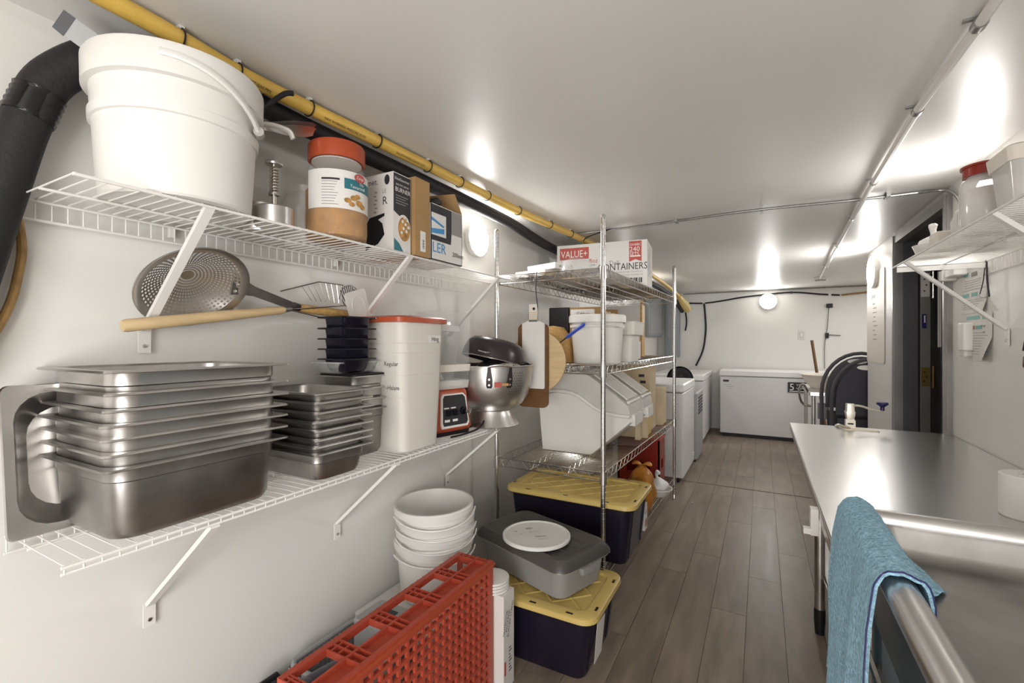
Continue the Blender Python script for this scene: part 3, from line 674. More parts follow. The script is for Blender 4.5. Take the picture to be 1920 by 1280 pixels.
# control panel on +x side
def fx(z): return .112-(z-.03)*.11
pp = [(-.075, .035), (.068, .035), (.078, .05), (.07, .165), (.055, .18), (-.06, .18), (-.07, .165), (-.08, .05)]
bl(MB().loft([[(fx(z)+o, y*s_, (z-.108)*s_+.108) for y, z in pp] for o, s_ in ((.0, 1.0), (.006, .985))]), 'panel_bezel', 'print_light', t)
pn = bl(MB().loft([[(fx(z)+o, y*.88, (z-.108)*.88+.11) for y, z in pp] for o in (.005, .0075)]), 'control_panel', 'print_dark', t)
for y in (-.04, -.005): bl(MB().box(fx(.1)+.005, fx(.1)+.016, y-.011, y+.011, .088, .112), 'switch', 'black_gloss', pn)
for y in (-.05, -.012): bl(MB().box(fx(.1)+.0065, fx(.1)+.0095, y-.012, y+.014, .118, .123), 'print_mark', 'print_light', pn)
for y in (-.048, -.004): bl(MB().box(fx(.06)+.0065, fx(.06)+.0085, y-.014, y+.014, .062, .072), 'print_mark', 'print_light', pn)
kn = MB().lathe([(0, 0), (.017, 0), (.016, .012), (.008, .014), (.008, .03), (0, .032)], 20).tr(at((fx(.105)+.006, .043, .103)) @ Matrix.Rotation(PI/2, 4, 'Y'))
bl(kn, 'dial', 'black_gloss', pn)
bl(MB().lathe([(0, 0), (.009, 0), (.008, .004), (0, .005)], 14).tr(at((fx(.105)+.037, .043, .103)) @ Matrix.Rotation(PI/2, 4, 'Y')), 'dial_cap', 'chrome', pn)
ring = bl(MB().loft([rrect(0, 0, .2, .098, .098, .02), rrect(0, 0, .235, .102, .102, .02), rrect(0, 0, .238, .09, .09, .02), rrect(0, 0, .21, .085, .085, .02)]), 'cover_base', 'clear_lid')
bl(MB().loft([rrect(0, 0, .275, .104, .104, .02), rrect(0, 0, .305, .106, .106, .02), rrect(0, 0, .305, .098, .098, .018), rrect(0, 0, .275, .098, .098, .018)], close=True), 'cover_band', 'cream', t)
bl(MB().loft([rrect(0, 0, .238, .099, .099, .02), rrect(0, 0, .44, .104, .104, .022), rrect(0, 0, .51, .104, .108, .025), rrect(0, 0, .535, .095, .1, .03)], cap0=False), 'sound_cover', 'clear', t)
bl(MB().loft([rrect(0, 0, .23, .05, .05, .02), rrect(0, 0, .28, .058, .058, .02), rrect(0, 0, .45, .075, .075, .025)], cap1=False), 'jar', 'clear', t)
bl(MB().lathe([(0, .236), (.03, .236), (.02, .25), (.008, .27), (0, .275)], 16), 'blade_hub', 'steel', t)
bl(MB().loft([rrect(0, 0, .45, .078, .078, .026), rrect(0, 0, .475, .07, .07, .024)]), 'jar_lid', 'clear_lid', t)
tag(MB().tube(bez([(-1.185, 1.76, SH2+.01), (-1.15, 1.80, SH2+.025), (-1.17, 1.86, SH2+.01), (-1.14, 1.83, SH2+.035), (-1.13, 1.77, SH2+.012), (-1.13, 1.66, SH2+.006), (-1.14, 1.57, SH2+.006)], 8), .0042, 8).build('power_cord', 'black'), 'black power cord coiled on the shelf beside the blender', 'cord')

# colander with a dark pan and a strainer
KX, KY = -1.165, 1.94
t = thing('colander', 'large aluminium colander on a footed base at the shelf end', 'colander', (KX, KY, SH2))
MB().lathe([(.10, .0), (.132, .002), (.134, .006), (.125, .02), (.108, .045), (.098, .065), (.095, .075), (.09, .07), (.1, .045), (.12, .012), (.128, .006), (.10, .004)], 48, (KX, KY, SH2)).build('foot', 'aluminium', t)
prof = [(0, .072), (.07, .073), (.11, .082), (.15, .108), (.178, .15), (.193, .20), (.198, .25), (.20, .285)]
MB().lathe(prof+[(.206, .286), (.207, .292), (.2, .294), (.196, .285), (.194, .25), (.189, .2), (.174, .153), (.147, .112), (.11, .087), (0, .078)], 64, (KX, KY, SH2)).build('bowl', 'aluminium', t)
def kr(z):
    for (r0, z0), (r1, z1) in zip(prof, prof[1:]):
        if z0 <= z <= z1: return r0+(r1-r0)*(z-z0)/(z1-z0)
mb = MB()
for a0 in (-105, -25, 55, 130, 200):
    for i in range(6):
        for j in range(9):
            a = R(a0+(i-2.5)*4.2+(j % 2)*2); z = .165+.012*j; r = kr(z)+.0012
            c = Vector((KX+r*math.cos(a), KY+r*math.sin(a), SH2+z)); u = Vector((-math.sin(a), math.cos(a), 0)); n = Vector((math.cos(a), math.sin(a), -.15))
            mb.add([c+u*.0022*math.cos(2*PI*k/6)+Vector((0, 0, .0022*math.sin(2*PI*k/6))) for k in range(6)], [(0, 1, 2, 3, 4, 5)])
o_ = mb.build('drain_holes', 'print_dark', t); o_['kind'] = 'stuff'
for a in (-62, -35):
    n = Vector((math.cos(R(a)), math.sin(R(a)), 0)); u = Vector((-n.y, n.x, 0)); c = Vector((KX, KY, SH2))
    h = MB()
    lp = []
    for z, wv, off in ((.29, .007, .012), (.262, .010, .008), (.235, .014, .006), (.205, .014, .004), (.195, .01, .002)):
        r = kr(min(z, .284)); p = c+n*(r+off)+Vector((0, 0, z)); lp.append([p+u*wv, p-u*wv, p-u*wv-n*.004, p+u*wv-n*.004])
    ho = h.loft(lp).build('handle_bracket', 'dark_pan', t)
    for z in (.235, .21): MB().lathe([(0, 0), (.006, 0), (.005, .004), (0, .005)], 12).tr(at(c+n*(kr(z)+.006)+Vector((0, 0, z))) @ n.to_track_quat('Z', 'Y').to_matrix().to_4x4()).build('rivet', 'steel_rim', ho)
n1, n2 = R(-62), R(-35)
MB().tube([Vector((KX+(.2+.022)*math.cos(n1+(n2-n1)*i/8), KY+(.2+.022)*math.sin(n1+(n2-n1)*i/8), SH2+.292+.006*math.sin(PI*i/8))) for i in range(9)], .0045, 8).build('bail_handle', 'steel', t)
st_ = None
n = Vector((math.cos(R(-50)), math.sin(R(-50)), 0))
flat(rect(.03, .022), 'print_red', t, 'red_sticker', Vector((KX, KY, SH2+.20))+n*.1965+Vector((-n.y, n.x, 0))*-.018, (-n.y, n.x, 0), (0, 0, 1), .004, .004)
flat(rect(.03, .012, .034, .006), 'print_food', t, 'faded_sticker', Vector((KX, KY, SH2+.20))+n*.1965+Vector((-n.y, n.x, 0))*-.018, (-n.y, n.x, 0), (0, 0, 1), .003, .003)
q = at((KX-.01, KY+.03, SH2+.31)) @ Matrix.Rotation(R(-12), 4, 'X') @ Matrix.Rotation(R(8), 4, 'Y')
t = thing('dark_pan', 'dark nonstick pan turned upside down in the colander', 'pan', (KX-.01, KY+.03, SH2+.31))
MB().lathe([(.158, .0), (.16, .003), (.155, .04), (.142, .078), (.12, .098), (.09, .104), (0, .105), (0, .101), (.09, .1), (.118, .094), (.138, .076), (.152, .038)], 56).tr(q).build('shell', 'dark_pan', t)
MB().tube([q @ Vector((.159*math.cos(2*PI*i/48), .159*math.sin(2*PI*i/48), 0)) for i in range(48)], .0028, 6, closed=True).build('rim', 'steel_rim', t)
for a in (-75, 22):
    n = Vector((math.cos(R(a)), math.sin(R(a)), 0)); u = Vector((-n.y, n.x, 0))
    pts = [n*.152+u*.028+Vector((0, 0, .025)), n*.172+u*.026+Vector((0, 0, .022)), n*.186+u*.015+Vector((0, 0, .018)), n*.186-u*.015+Vector((0, 0, .018)), n*.172-u*.026+Vector((0, 0, .022)), n*.152-u*.028+Vector((0, 0, .025))]
    MB().tube([q @ p for p in bez(pts, 4)], .0038, 8).build('loop_handle', 'chrome' if a < 0 else 'dark_pan', t)
q2 = at((KX+.05, KY-.03, SH2+.262)) @ Matrix.Rotation(R(14), 4, 'X')
t = thing('inner_strainer', 'smaller steel strainer bowl nested inside the big colander', 'strainer', (KX+.05, KY-.03, SH2+.262))
fn = lambda u, v: tuple(q2 @ Vector((.115*math.cos(2*PI*v)*math.cos(u*PI*.5), .115*math.sin(2*PI*v)*math.cos(u*PI*.5), .065*math.sin(u*PI*.5))))
mb = perforated(MB(), fn, 8, 40, .45, .05, .75, skip=lambda i, j: i in (0, 4)); mb.build('perforated_bowl', 'steel', t)
MB().lathe([(.116, -.004), (.122, -.003), (.122, .003), (.114, .008)], 40).tr(q2).build('rim', 'steel_rim', t)
MB().lathe([(.0, .063), (.04, .061), (.062, .052), (.06, .05), (0, .06)], 30).tr(q2).build('dome_base', 'dark_pan', t)

# ---------------------------------------------------------------- chrome rack
RX, RY, RRZ = -1.281, 2.188, R(-1.6)
K = at((RX, RY, 0)) @ Matrix.Rotation(RRZ, 4, 'Z')
RWX, RLY = .607, 1.755
t = thing('wire_rack', 'four tier chrome wire rack with bare posts beside the left wall', 'rack', (RX, RY, 0), RRZ)
def rk(mb, name, m='chrome', par=t): return mb.tr(K).build(name, m, par)
for x, y in ((0, 0), (RWX, 0), (0, RLY), (RWX, RLY)):
    pr = [(0, 0), (.012, 0), (.012, .03), (.0095, .034), (.0095, .05)]
    z = .05
    while z < 1.86:
        pr += [(.0125, z+.001), (.0125, z+.0235), (.0113, z+.0245), (.0113, z+.0254)]; z += .0254
    pr += [(.0125, 1.88), (.0125, 1.895), (.009, 1.9), (0, 1.9)]
    po = rk(MB().lathe(pr, 14, (x, y, 0)), 'post')
    for zs in (1.60, 1.125, .607, .135):
        rk(MB().lathe([(.0127, zs-.012), (.0175, zs-.012), (.016, zs+.048), (.0127, zs+.048)], 16, (x, y, 0)), 'collar', 'chrome', po)
def rim_run(mb, p, q_, z, h=.042, step=.036, r=.003):
    p, q_ = Vector(p), Vector(q_); L_ = (q_-p).length; d = (q_-p)/L_
    mb.tube([p+Vector((0, 0, z)), q_+Vector((0, 0, z))], r, 6); mb.tube([p+Vector((0, 0, z-h)), q_+Vector((0, 0, z-h))], r, 6)
    n = int(L_/step); pts = []
    for i in range(n+1): pts.append(p+d*(L_*i/n)+Vector((0, 0, z-(h if i % 2 else 0))))
    mb.tube(pts, r*.6, 5)
RZ = (1.642, 1.167, .648, .177)
for i, z in enumerate(RZ):
    sh = rk(MB().tube([(.0, 0, z-.021), (0, .004, z-.021)], .002, 4), 'shelf')
    mb = MB(); n = int(RLY/.019)
    for k in range(1, n):
        y = RLY*k/n; mb.tube([(.004, y, z-.002), (RWX-.004, y, z-.002)], .0014, 4, caps=False)
    rk(mb, 'deck_wires', 'chrome', sh)
    for a, b in (((0.012, 0, 0), (RWX-.012, 0, 0)), ((.012, RLY, 0), (RWX-.012, RLY, 0)), ((0, .012, 0), (0, RLY-.012, 0)), ((RWX, .012, 0), (RWX, RLY-.012, 0)), ((RWX*.33, 0, 0), (RWX*.33, RLY, 0)), ((RWX*.67, 0, 0), (RWX*.67, RLY, 0))):
        m_ = MB(); inner = abs(a[0]-b[0]) < 1e-6 and 0 < a[0] < RWX-.01
        rim_run(m_, a, b, z-(.006 if inner else 0), .036 if inner else .042); rk(m_, 'truss_rim', 'chrome', sh)
def onr(x, y, z): return K @ Vector((x, y, z))
RT = [z+.0015 for z in RZ]

# top tier
Q = at(onr(.17, .16, RT[0])) @ Matrix.Rotation(R(-14), 4, 'Z')
for k, (dx, dy, dz, rz, w_, l_) in enumerate(((0, 0, 0, 0, .15, .13), (.065, .03, .031, -6, .15, .14))):
    q = Q @ at((dx, dy, dz)) @ Matrix.Rotation(R(rz), 4, 'Z')
    t = thing('flat_carton', ('flat white carton lying lowest on the rack top left', 'flat white carton with pen marks on top of another flat carton')[k], 'box', q.to_translation(), R(-15.6+rz), 'flat white cartons')
    bo = MB().box(-w_/2-.03, w_/2+.03, -l_/2, l_/2, 0, .03).tr(q).build('tray', 'paper', t)
    MB().box(-w_/2-.031, w_/2+.031, -l_/2-.001, l_/2+.001, .022, .0312).tr(q).build('lid', 'white', t)
    if k: text('4540', .016, q @ Vector((w_/2+.0315, -.04, .007)), q.to_3x3() @ Vector((0, 1, 0)), (0, 0, 1), 'print_dark', t)
# deli container carton: long face towards the camera
q = at(onr(.30, .86, RT[0])) @ Matrix.Rotation(R(1.5), 4, 'Z')
ca = W_ = None
p0, p1 = Vector((-1.262, 2.995)), Vector((-.656, 3.06))
cd = (p1-p0).normalized(); cn = Vector((-cd.y, cd.x)); CH = .309
rzc = math.atan2(cd.y, cd.x)
t = thing('deli_container_carton', 'big white carton of deli containers with red print on the rack top', 'box', (-1.0, 3.15, RT[0]), rzc)
F = Matrix.Translation((p0.x, p0.y, RT[0])) @ Matrix.Rotation(rzc, 4, 'Z')
CL = (p1-p0).length
MB().box(0, CL, 0, .33, 0, CH).tr(F).build('carton', 'carton_white', t)
rv, uv = F.to_3x3() @ Vector((1, 0, 0)), Vector((0, 0, 1))
def fp(x, z): return F @ Vector((x, 0, z))
vb = flat(rect(.205, .08, .02, .208), 'print_red', t, 'red_banner', fp(0, 0), rv, uv)
text('VALUE+', .068, fp(.028, .222), rv, uv, 'print_light', vb, sx=.78, lift=.0014)
rb = flat([(.0, .0), (.04, .015), (.08, .0), (.08, .135), (0, .135)], 'print_red', t, 'red_ribbon', fp(CL-.115, .168), rv, uv)
text('DH08C', .023, fp(CL-.11, .272), rv, uv, 'print_light', rb, lift=.0014)
text('240', .045, fp(CL-.113, .235), rv, uv, 'print_light', rb, lift=.0014)
text('SETS', .034, fp(CL-.112, .206), rv, uv, 'print_light', rb, lift=.0014, sx=.9)
flat(rect(.066, .008, .007, .022), 'print_light', rb, 'print_line', fp(CL-.115, .178), rv, uv, .0012)
text('8oz', .042, fp(.225, .178), rv, uv, 'print_red', t)
text('CLEAR', .016, fp(.222, .157), rv, uv, 'print_dark', t)
text('Deli', .04, fp(CL-.245, .155), rv, uv, 'print_grey', t)
text('CONTAINERS', .064, fp(CL-.325, .118), rv, uv, 'print_dark', t, sx=.83)
for k in range(2): text('CONTENANTS AVEC COUVERCLES', .0125, fp(CL-.225, .098-.02*k), rv, uv, 'print_grey', t)
for k in range(9): flat(rect(.004+.003*(k % 3), .032), 'print_dark', t, 'barcode_bar', fp(CL-.13+.011*k, .03), rv, uv)
O3 = F @ Vector((CL, 0, 0)); r3 = F.to_3x3() @ Vector((0, 1, 0))
for k in range(3): text('8 OZ DELI', .04, O3+r3*(.08+.06*k)+Vector((0, 0, .07+.02*k)), (0, 0, 1), -r3, 'print_grey', t)
t = thing('clear_bowl', 'clear plastic bowl upturned in front of the deli carton', 'bowl', onr(.40, .14, RT[0]))
cb = onr(.41, .145, RT[0])
MB().lathe([(.0, .075), (.045, .075), (.07, .062), (.084, .03), (.088, 0), (.094, 0), (.09, .03), (.075, .066), (.048, .08), (0, .08)], 36, cb).build('dome', 'clear', t)
MB().lathe([(.09, 0), (.1, 0), (.1, .006), (.09, .006)], 36, cb).build('rim', 'clear_lid', t)

# hanging boards and grater at the near end of the rack
t = thing('grater_board', 'white ribbed plastic board hanging by a black cord from the rack', 'board', (-1.0, 2.10, 1.2))
gx, gy = -1.028, 2.122
MB().loft([[(p[0], y, p[1]) for p in [(gx-.062, 1.05), (gx-.055, 1.045), (gx+.058, 1.045), (gx+.064, 1.05), (gx+.064, 1.375), (gx+.02, 1.395), (gx-.02, 1.395), (gx-.062, 1.375)]] for y in (gy, gy+.008)]).build('board', 'white', t)
for k in range(6): MB().box(gx-.06, gx+.062, gy-.003, gy, 1.325+.01*k, 1.330+.01*k).build('rib', 'paper', t)
hg = MB().box(gx-.022, gx+.024, gy, gy+.006, 1.385, 1.475).build('hang_tab', 'cream', t)
for k in range(5): MB().box(gx-.02, gx+.022, gy-.0015, gy, 1.395+.009*k, 1.398+.009*k).build('tab_rib', 'cardboard_pale', hg)
MB().lathe([(0, 0), (.007, 0), (.007, .003), (0, .003)], 14).tr(at((gx+.006, gy, 1.452)) @ Matrix.Rotation(PI/2, 4, 'X')).build('hole', 'black', hg)
MB().tube(bez([(gx+.028, gy, 1.39), (gx+.03, gy-.002, 1.45), (gx+.018, gy, 1.53), (gx+.008, gy+.02, 1.62), (gx+.0, gy+.05, 1.645)], 6), .0025, 6).build('cord', 'black', t)
MB().tube([(gx+.03, gy-.004, 1.39), (gx+.034, gy-.004, 1.455)], .006, 8, flat=.5).build('metal_clip', 'steel_worn', t)
t = thing('brown_board', 'dark brown wooden cutting board hanging behind the white board', 'board', (-.99, 2.16, 1.1))
MB().loft([[(x, gy+.012+o, z) for x, z, _ in rrect(-1.035, 1.162, 0, .085, .215, .03)] for o in (0, .014)]).build('board', 'wood_dark', t)
t = thing('round_board', 'round pale wooden pizza board hanging beside the brown board', 'board', (-.9, 2.18, 1.2))
MB().lathe([(0, 0), (.155, 0), (.157, .003), (.157, .011), (.155, .014), (0, .014)], 56).tr(at((-1.022, gy+.035, 1.182)) @ Matrix.Rotation(-PI/2, 4, 'X')).build('disc', 'wood_pale', t)
t = thing('wooden_bowl', 'orange brown wooden bowl turned over behind the round pizza board', 'bowl', (-1.0, 2.4, 1.3))
MB().lathe([(.11, 0), (.115, .004), (.112, .08), (.095, .15), (.06, .195), (0, .205), (0, .2), (.055, .19), (.09, .148), (.107, .08)], 40, (-1.03, 2.385, RT[1])).build('shell', 'wood', t)
t = thing('blue_spatula', 'blue handled utensil resting above the round pizza board', 'utensil', (-.9, 2.24, 1.35))
ha = Vector((-.885, 2.225, 1.305)); hb = Vector((-.780, 2.205, 1.374))
MB().tube([ha, ha+(hb-ha)*.1, ha+(hb-ha)*.5, ha+(hb-ha)*.93, hb], [.009, .012, .0115, .013, .006], 12, flat=.75).build('handle', 'blue', t)
MB().tube([ha-(hb-ha)*.5, ha], [.006, .008], 8, flat=.4).build('shank', 'dark_pan', t)

# second tier
bkp = Vector((-.785, 2.42))
t = thing('lidded_bucket', 'white bucket with taped paper note on the rack second tier', 'bucket', (*bkp, RT[1]))
MB().lathe([(0, 0), (.122, 0), (.126, .006), (.138, .19), (.146, .192), (.147, .204), (.139, .206), (.140, .232), (0, .232)], 48, (*bkp, RT[1])).build('shell', 'white_soft', t)
ld = MB().lathe([(.148, .215), (.152, .218), (.152, .252), (.147, .258), (.135, .258), (.132, .248), (0, .248)], 48, (*bkp, RT[1])).build('lid', 'white', t)
MB().tube([Vector((bkp.x+.153*math.cos(a), bkp.y+.153*math.sin(a), RT[1]+.2+.02*math.sin(i/12*PI)-.05*(i/12))) for i, a in enumerate([R(-80+110*i/12) for i in range(13)])], .003, 6).build('bail_handle', 'white', t)
nd = Vector((.79, -.61, 0)).normalized()
n_ = bkp.to_3d()+Vector((-.13, -.06, RT[1]+.262)); nr_ = Vector((.75, .66, 0)).normalized()
nt_ = MB().loft([[n_+nr_*x_+Vector((0, 0, z_))+nd*o for x_, z_ in ((0, -.012), (.13, -.012), (.13, .034), (0, .028))] for o in (0, .001)]).build('paper_note', 'paper', t)
text('Cabbage', .022, n_+nr_*.035+Vector((0, 0, .0))+nd*.0012, nr_, (0, 0, 1), 'print_dark', nt_)
t = thing('square_container', 'frosted square tub with wide collar beside the lidded bucket', 'container', (-.72, 2.70, RT[1]))
MB().loft([rrect(-.735, 2.72, RT[1], .085, .09, .02), rrect(-.735, 2.72, RT[1]+.15, .088, .095, .02), rrect(-.735, 2.72, RT[1]+.155, .108, .115, .02), rrect(-.735, 2.72, RT[1]+.225, .112, .12, .02), rrect(-.735, 2.72, RT[1]+.225, .1, .108, .02), rrect(-.735, 2.72, RT[1]+.16, .08, .085, .02)]).build('body', 'frost', t)
MB().loft([rrect(-.735, 2.72, RT[1]+.222, .114, .122, .02), rrect(-.735, 2.72, RT[1]+.23, .114, .122, .02)]).build('lid', 'clear_lid', t)
t = thing('brown_topped_jar', 'small white labelled jar with brown cap on the rack second tier', 'jar', (-.77, 3.16, RT[1]))
MB().loft([rrect(-.77, 3.16, RT[1], .042, .045, .012), rrect(-.77, 3.16, RT[1]+.115, .042, .045, .012), rrect(-.77, 3.16, RT[1]+.125, .03, .032, .012)]).build('body', 'paper', t)
MB().lathe([(0, .124), (.036, .124), (.037, .165), (.03, .17), (0, .17)], 20, (-.77, 3.16, RT[1])).build('cap', 'brown_jar', t)
for k in range(3): flat(rect(.05, .006), 'print_grey' if k else 'print_food', t, 'print_line', (-.79, 3.115, RT[1]+.04+.025*k), (1, 0, 0), (0, 0, 1), .0008)
t = thing('brown_carton', 'torn open brown cardboard carton behind the lidded bucket', 'box', (-1.0, 2.95, RT[1]))
MB().box(-1.095, -.86, 2.80, 2.803, RT[1], RT[1]+.335).box(-1.095, -.86, 3.1, 3.103, RT[1], RT[1]+.335).box(-1.095, -1.092, 2.8, 3.1, RT[1], RT[1]+.335).box(-.863, -.86, 2.8, 3.1, RT[1], RT[1]+.29).box(-1.095, -.86, 2.8, 3.1, RT[1], RT[1]+.004).build('carton', 'cardboard', t)
flat(rect(.12, .06, .05, .26), 'paper', t, 'shipping_label', (-1.095, 2.80, RT[1]), (1, 0, 0), (0, 0, 1))
fl_ = [(-.86, 2.8+.3*i/8, RT[1]+.285+.028*random.random()) for i in range(9)]
MB().loft([fl_, [(p[0]+.03+.015*random.random(), p[1], p[2]-.06-.03*random.random()) for p in fl_], [(p[0]+.032, p[1]+.004, p[2]-.06) for p in fl_], [(p[0]+.002, p[1], p[2]) for p in fl_]], cap0=False, cap1=False).build('torn_flap', 'cardboard_pale', t)
tag(rbox(-1.25, -1.105, 2.82, 3.06, RT[1], RT[1]+.34, .012).build('black_case', 'black'), 'dark case beside the torn carton on the rack second tier', 'case')
t = thing('white_board_pack', 'tall white boxed pack at the back of the rack second tier', 'box', (-1.0, 3.6, RT[1]))
MB().box(-1.14, -.83, 3.62, 3.72, RT[1], RT[1]+.40).build('carton', 'white', t)
MB().box(-.83, -.815, 3.62, 3.72, RT[1], RT[1]+.40).build('brown_edge', 'wood', t)

# third tier: ingredient bins
def bin_(label, y0, wd=.25):
    x0, x1 = -1.17, -.60; z = RT[2]
    t = thing('ingredient_bin', label, 'bin', ((x0+x1)/2, y0+wd/2, z), 0, 'ingredient bins')
    side = [(x0+.03, z), (x1-.24, z), (x1-.225, z+.01), (x1-.01, z+.20)]
    curve = [(x1-.02, z+.225), (x1-.10, z+.228), (x1-.17, z+.24), (x1-.24, z+.275), (x1-.30, z+.315), (x1-.36, z+.338), (x0+.12, z+.345), (x0+.06, z+.335), (x0+.022, z+.30), (x0+.006, z+.26)]
    sh_ = MB()
    outl = side+curve
    cy = y0+wd/2
    def loop(y, s_): 
        cxx, czz = (x0+x1)/2, z+.2
        return [(cxx+(p[0]-cxx)*s_, y, (czz+(p[1]-czz)*s_) if p[1] > z+.02 else p[1]+.004*(1-s_)*30) for p in outl]
    sh_.loft([loop(y0, .965), loop(y0+.015, 1), loop(y0+wd-.015, 1), loop(y0+wd, .965)])
    sh_.build('body', 'white_soft', t)
    rim = [p for p in curve]
    for yy in (y0-.002, y0+wd+.002):
        MB().tube(bez([(p[0], yy, p[1]+.006) for p in curve], 4), .013, 8, flat=.8).build('rim_flange', 'white', t)
    # clear sliding hood and flip lid
    hood = [(x1-.02, z+.235), (x1-.03, z+.285), (x1-.10, z+.34), (x1-.245, z+.44), (x1-.30, z+.462), (x0+.15, z+.468), (x0+.10, z+.46), (x0+.055, z+.435), (x0+.03, z+.40), (x0+.02, z+.34)]
    low = [(x0+.06, z+.335), (x0+.12, z+.345), (x1-.36, z+.338), (x1-.30, z+.315), (x1-.24, z+.275), (x1-.17, z+.24), (x1-.1, z+.228)]
    MB().prism(hood+low, y0+.006, y0+wd-.006, 'y').build('hood', 'clear_lid', t)
    f0, f1 = Vector((x1-.045, 0, z+.315)), Vector((x1-.24, 0, z+.450))
    nrm = Vector((f0.z-f1.z, 0, f1.x-f0.x)); nrm = Vector((.57, 0, .82))
    lp = []
    for o in (.002, .007): lp.append([f0+Vector((0, y0+.03, 0))+nrm*o, f0+Vector((0, y0+wd-.03, 0))+nrm*o, f1+Vector((0, y0+wd-.03, 0))+nrm*o, f1+Vector((0, y0+.03, 0))+nrm*o])
    fl = MB().loft(lp).build('flip_lid', 'clear_lid', t)
    MB().tube([p for p in lp[1]], .0025, 5, closed=True).build('lid_edge', 'white', fl)
    MB().tube([f0+Vector((.012, y0+.02, -.01)), f0+Vector((.012, y0+wd-.02, -.01))], .009, 8).build('hood_lip', 'white', t)
    MB().box(x1-.06, x1-.005, y0+.05, y0+wd-.05, z+.175, z+.235).build('front_grip', 'white', t)
    return t
bin_('white ingredient bin with clear lid, nearest on the rack third tier', 2.47, .29)
bin_('white ingredient bin with clear lid behind the nearest bin', 2.80, .25)
t = thing('yellow_carton', 'yellow and brown carton behind the ingredient bins', 'box', (-.75, 3.2, RT[2]))
MB().box(-1.1, -.66, 3.08, 3.11, RT[2], RT[2]+.22).build('flap', 'cardboard_pale', t)
MB().box(-1.1, -.68, 3.12, 3.3, RT[2], RT[2]+.22).build('carton', 'yellow_lid', t)
t = thing('tall_carton', 'tall pale cardboard carton at the far end of the rack third tier', 'box', (-.85, 3.5, RT[2]))
MB().box(-1.14, -.70, 3.36, 3.56, RT[2], RT[2]+.46).build('carton', 'cardboard_pale', t)
for k in range(5): flat(rect(.04, .02), 'print_dark', t, 'print_mark', (-.78+.01*(k % 2), 3.36, RT[2]+.2+.045*k), (1, 0, 0), (0, 0, 1), .0008)
tag(rbox(-1.1, -.66, 3.60, 3.78, RT[2], RT[2]+.28, .01).build('short_carton', 'cardboard_pale'), 'short pale cardboard carton at the far end of the rack third tier', 'box')
tag(MB().box(-.72, -.69, 3.0, 3.06, RT[2], RT[2]+.2).build('cardboard_strip', 'cardboard_pale'), 'upright cardboard strip in front of the yellow carton', 'cardboard')

# bottom tier
def tote(label, x0, x1, y0, y1, z0, zl, rz=0, dots=True):
    cx, cy, hx, hy = (x0+x1)/2, (y0+y1)/2, (x1-x0)/2, (y1-y0)/2
    t = thing('storage_tote', label, 'tote', (cx, cy, z0), rz, 'black totes with yellow lids')
    q = at((cx, cy, 0)) @ Matrix.Rotation(rz, 4, 'Z')
    MB().loft([rrect(0, 0, z0, hx-.06, hy-.05, .04), rrect(0, 0, z0+.01, hx-.055, hy-.045, .04), rrect(0, 0, zl-.04, hx-.028, hy-.026, .045), rrect(0, 0, zl-.035, hx-.016, hy-.016, .045), rrect(0, 0, zl-.012, hx-.016, hy-.016, .045)]).tr(q).build('body', 'tub_black', t)
    for sx in (-1, 1):
        for sy in (-.55, .55):
            MB().loft([[(sx*(hx-.058+.028*f_)+o, sy*hy+w_, zz) for w_, o in ((-.012, 0), (.012, 0), (.012, sx*.008), (-.012, sx*.008))] for f_, zz in ((0, z0+.02), (1, zl-.045))]).tr(q).build('rib', 'tub_black', t)
    ld = MB().loft([rrect(0, 0, zl-.026, hx-.004, hy-.004, .06, 6), rrect(0, 0, zl-.022, hx, hy, .06, 6), rrect(0, 0, zl-.004, hx-.002, hy-.002, .06, 6), rrect(0, 0, zl, hx-.008, hy-.008, .056, 6), rrect(0, 0, zl, hx-.05, hy-.05, .04, 6), rrect(0, 0, zl-.008, hx-.056, hy-.056, .04, 6)]).tr(q).build('lid', 'yellow_lid', t)
    # diamond ribs
    m_ = MB(); st = .085
    a_, b_ = hx-.075, hy-.07
    for s_ in (1, -1):
        c = -(a_+b_)
        while c < a_+b_:
            pts = []
            # line y = s*x + c clipped
            xs = sorted([max(-a_, min(a_, (yy-c)*s_)) for yy in (-b_, b_)])
            if xs[1]-xs[0] > .03:
                p = [(xx, s_*xx+c) for xx in xs]
                if all(abs(v[1]) < b_+.001 for v in p): m_.tube([(p[0][0], p[0][1], zl-.008), (p[1][0], p[1][1], zl-.008)], .0042, 4, flat=.9)
            c += st*1.41
    m_.tr(q).build('lid_ribs', 'yellow_lid', ld)
    for px, py, rot in [(sx*(hx-.02), sy*hy*.55, 1) for sx in (-1, 1) for sy in (-1, 1)]+[(sx*hx*.6, sy*(hy-.02), 0) for sx in (-1, 0, 1) for sy in (-1, 1)]:
        (MB().box(px-.005, px+.005, py-.014, py+.014, zl-.0005, zl+.0006) if rot else MB().box(px-.014, px+.014, py-.005, py+.005, zl-.0005, zl+.0006)).tr(q).build('strap_slot', 'black', ld)
    return t, q
tote('black tote with yellow lid on the bottom tier of the rack', -1.255, -.535, 2.215, 2.67, RT[3], .488)
t2, q_ = tote('black tote with yellow lid standing on the floor under the grey tub', -1.045, -.535, 1.61, 2.03, 0, .262)
flat([(0, 0), (.09, .0), (.1, .15), (.0, .16)], 'paper', t2, 'paper_sheet', (-.575, 1.70, .05), (0, 1, 0), (.08, 0, 1), .012, .001)
t = thing('steel_pot', 'dark steel pot behind the yellow lid on the rack bottom tier', 'pot', (-.95, 2.92, RT[3]))
MB().lathe([(0, 0), (.11, 0), (.115, .01), (.115, .2), (.12, .205), (.112, .2), (.112, .01), (0, .006)], 36, (-.86, 2.86, RT[3])).build('shell', 'steel_worn', t)
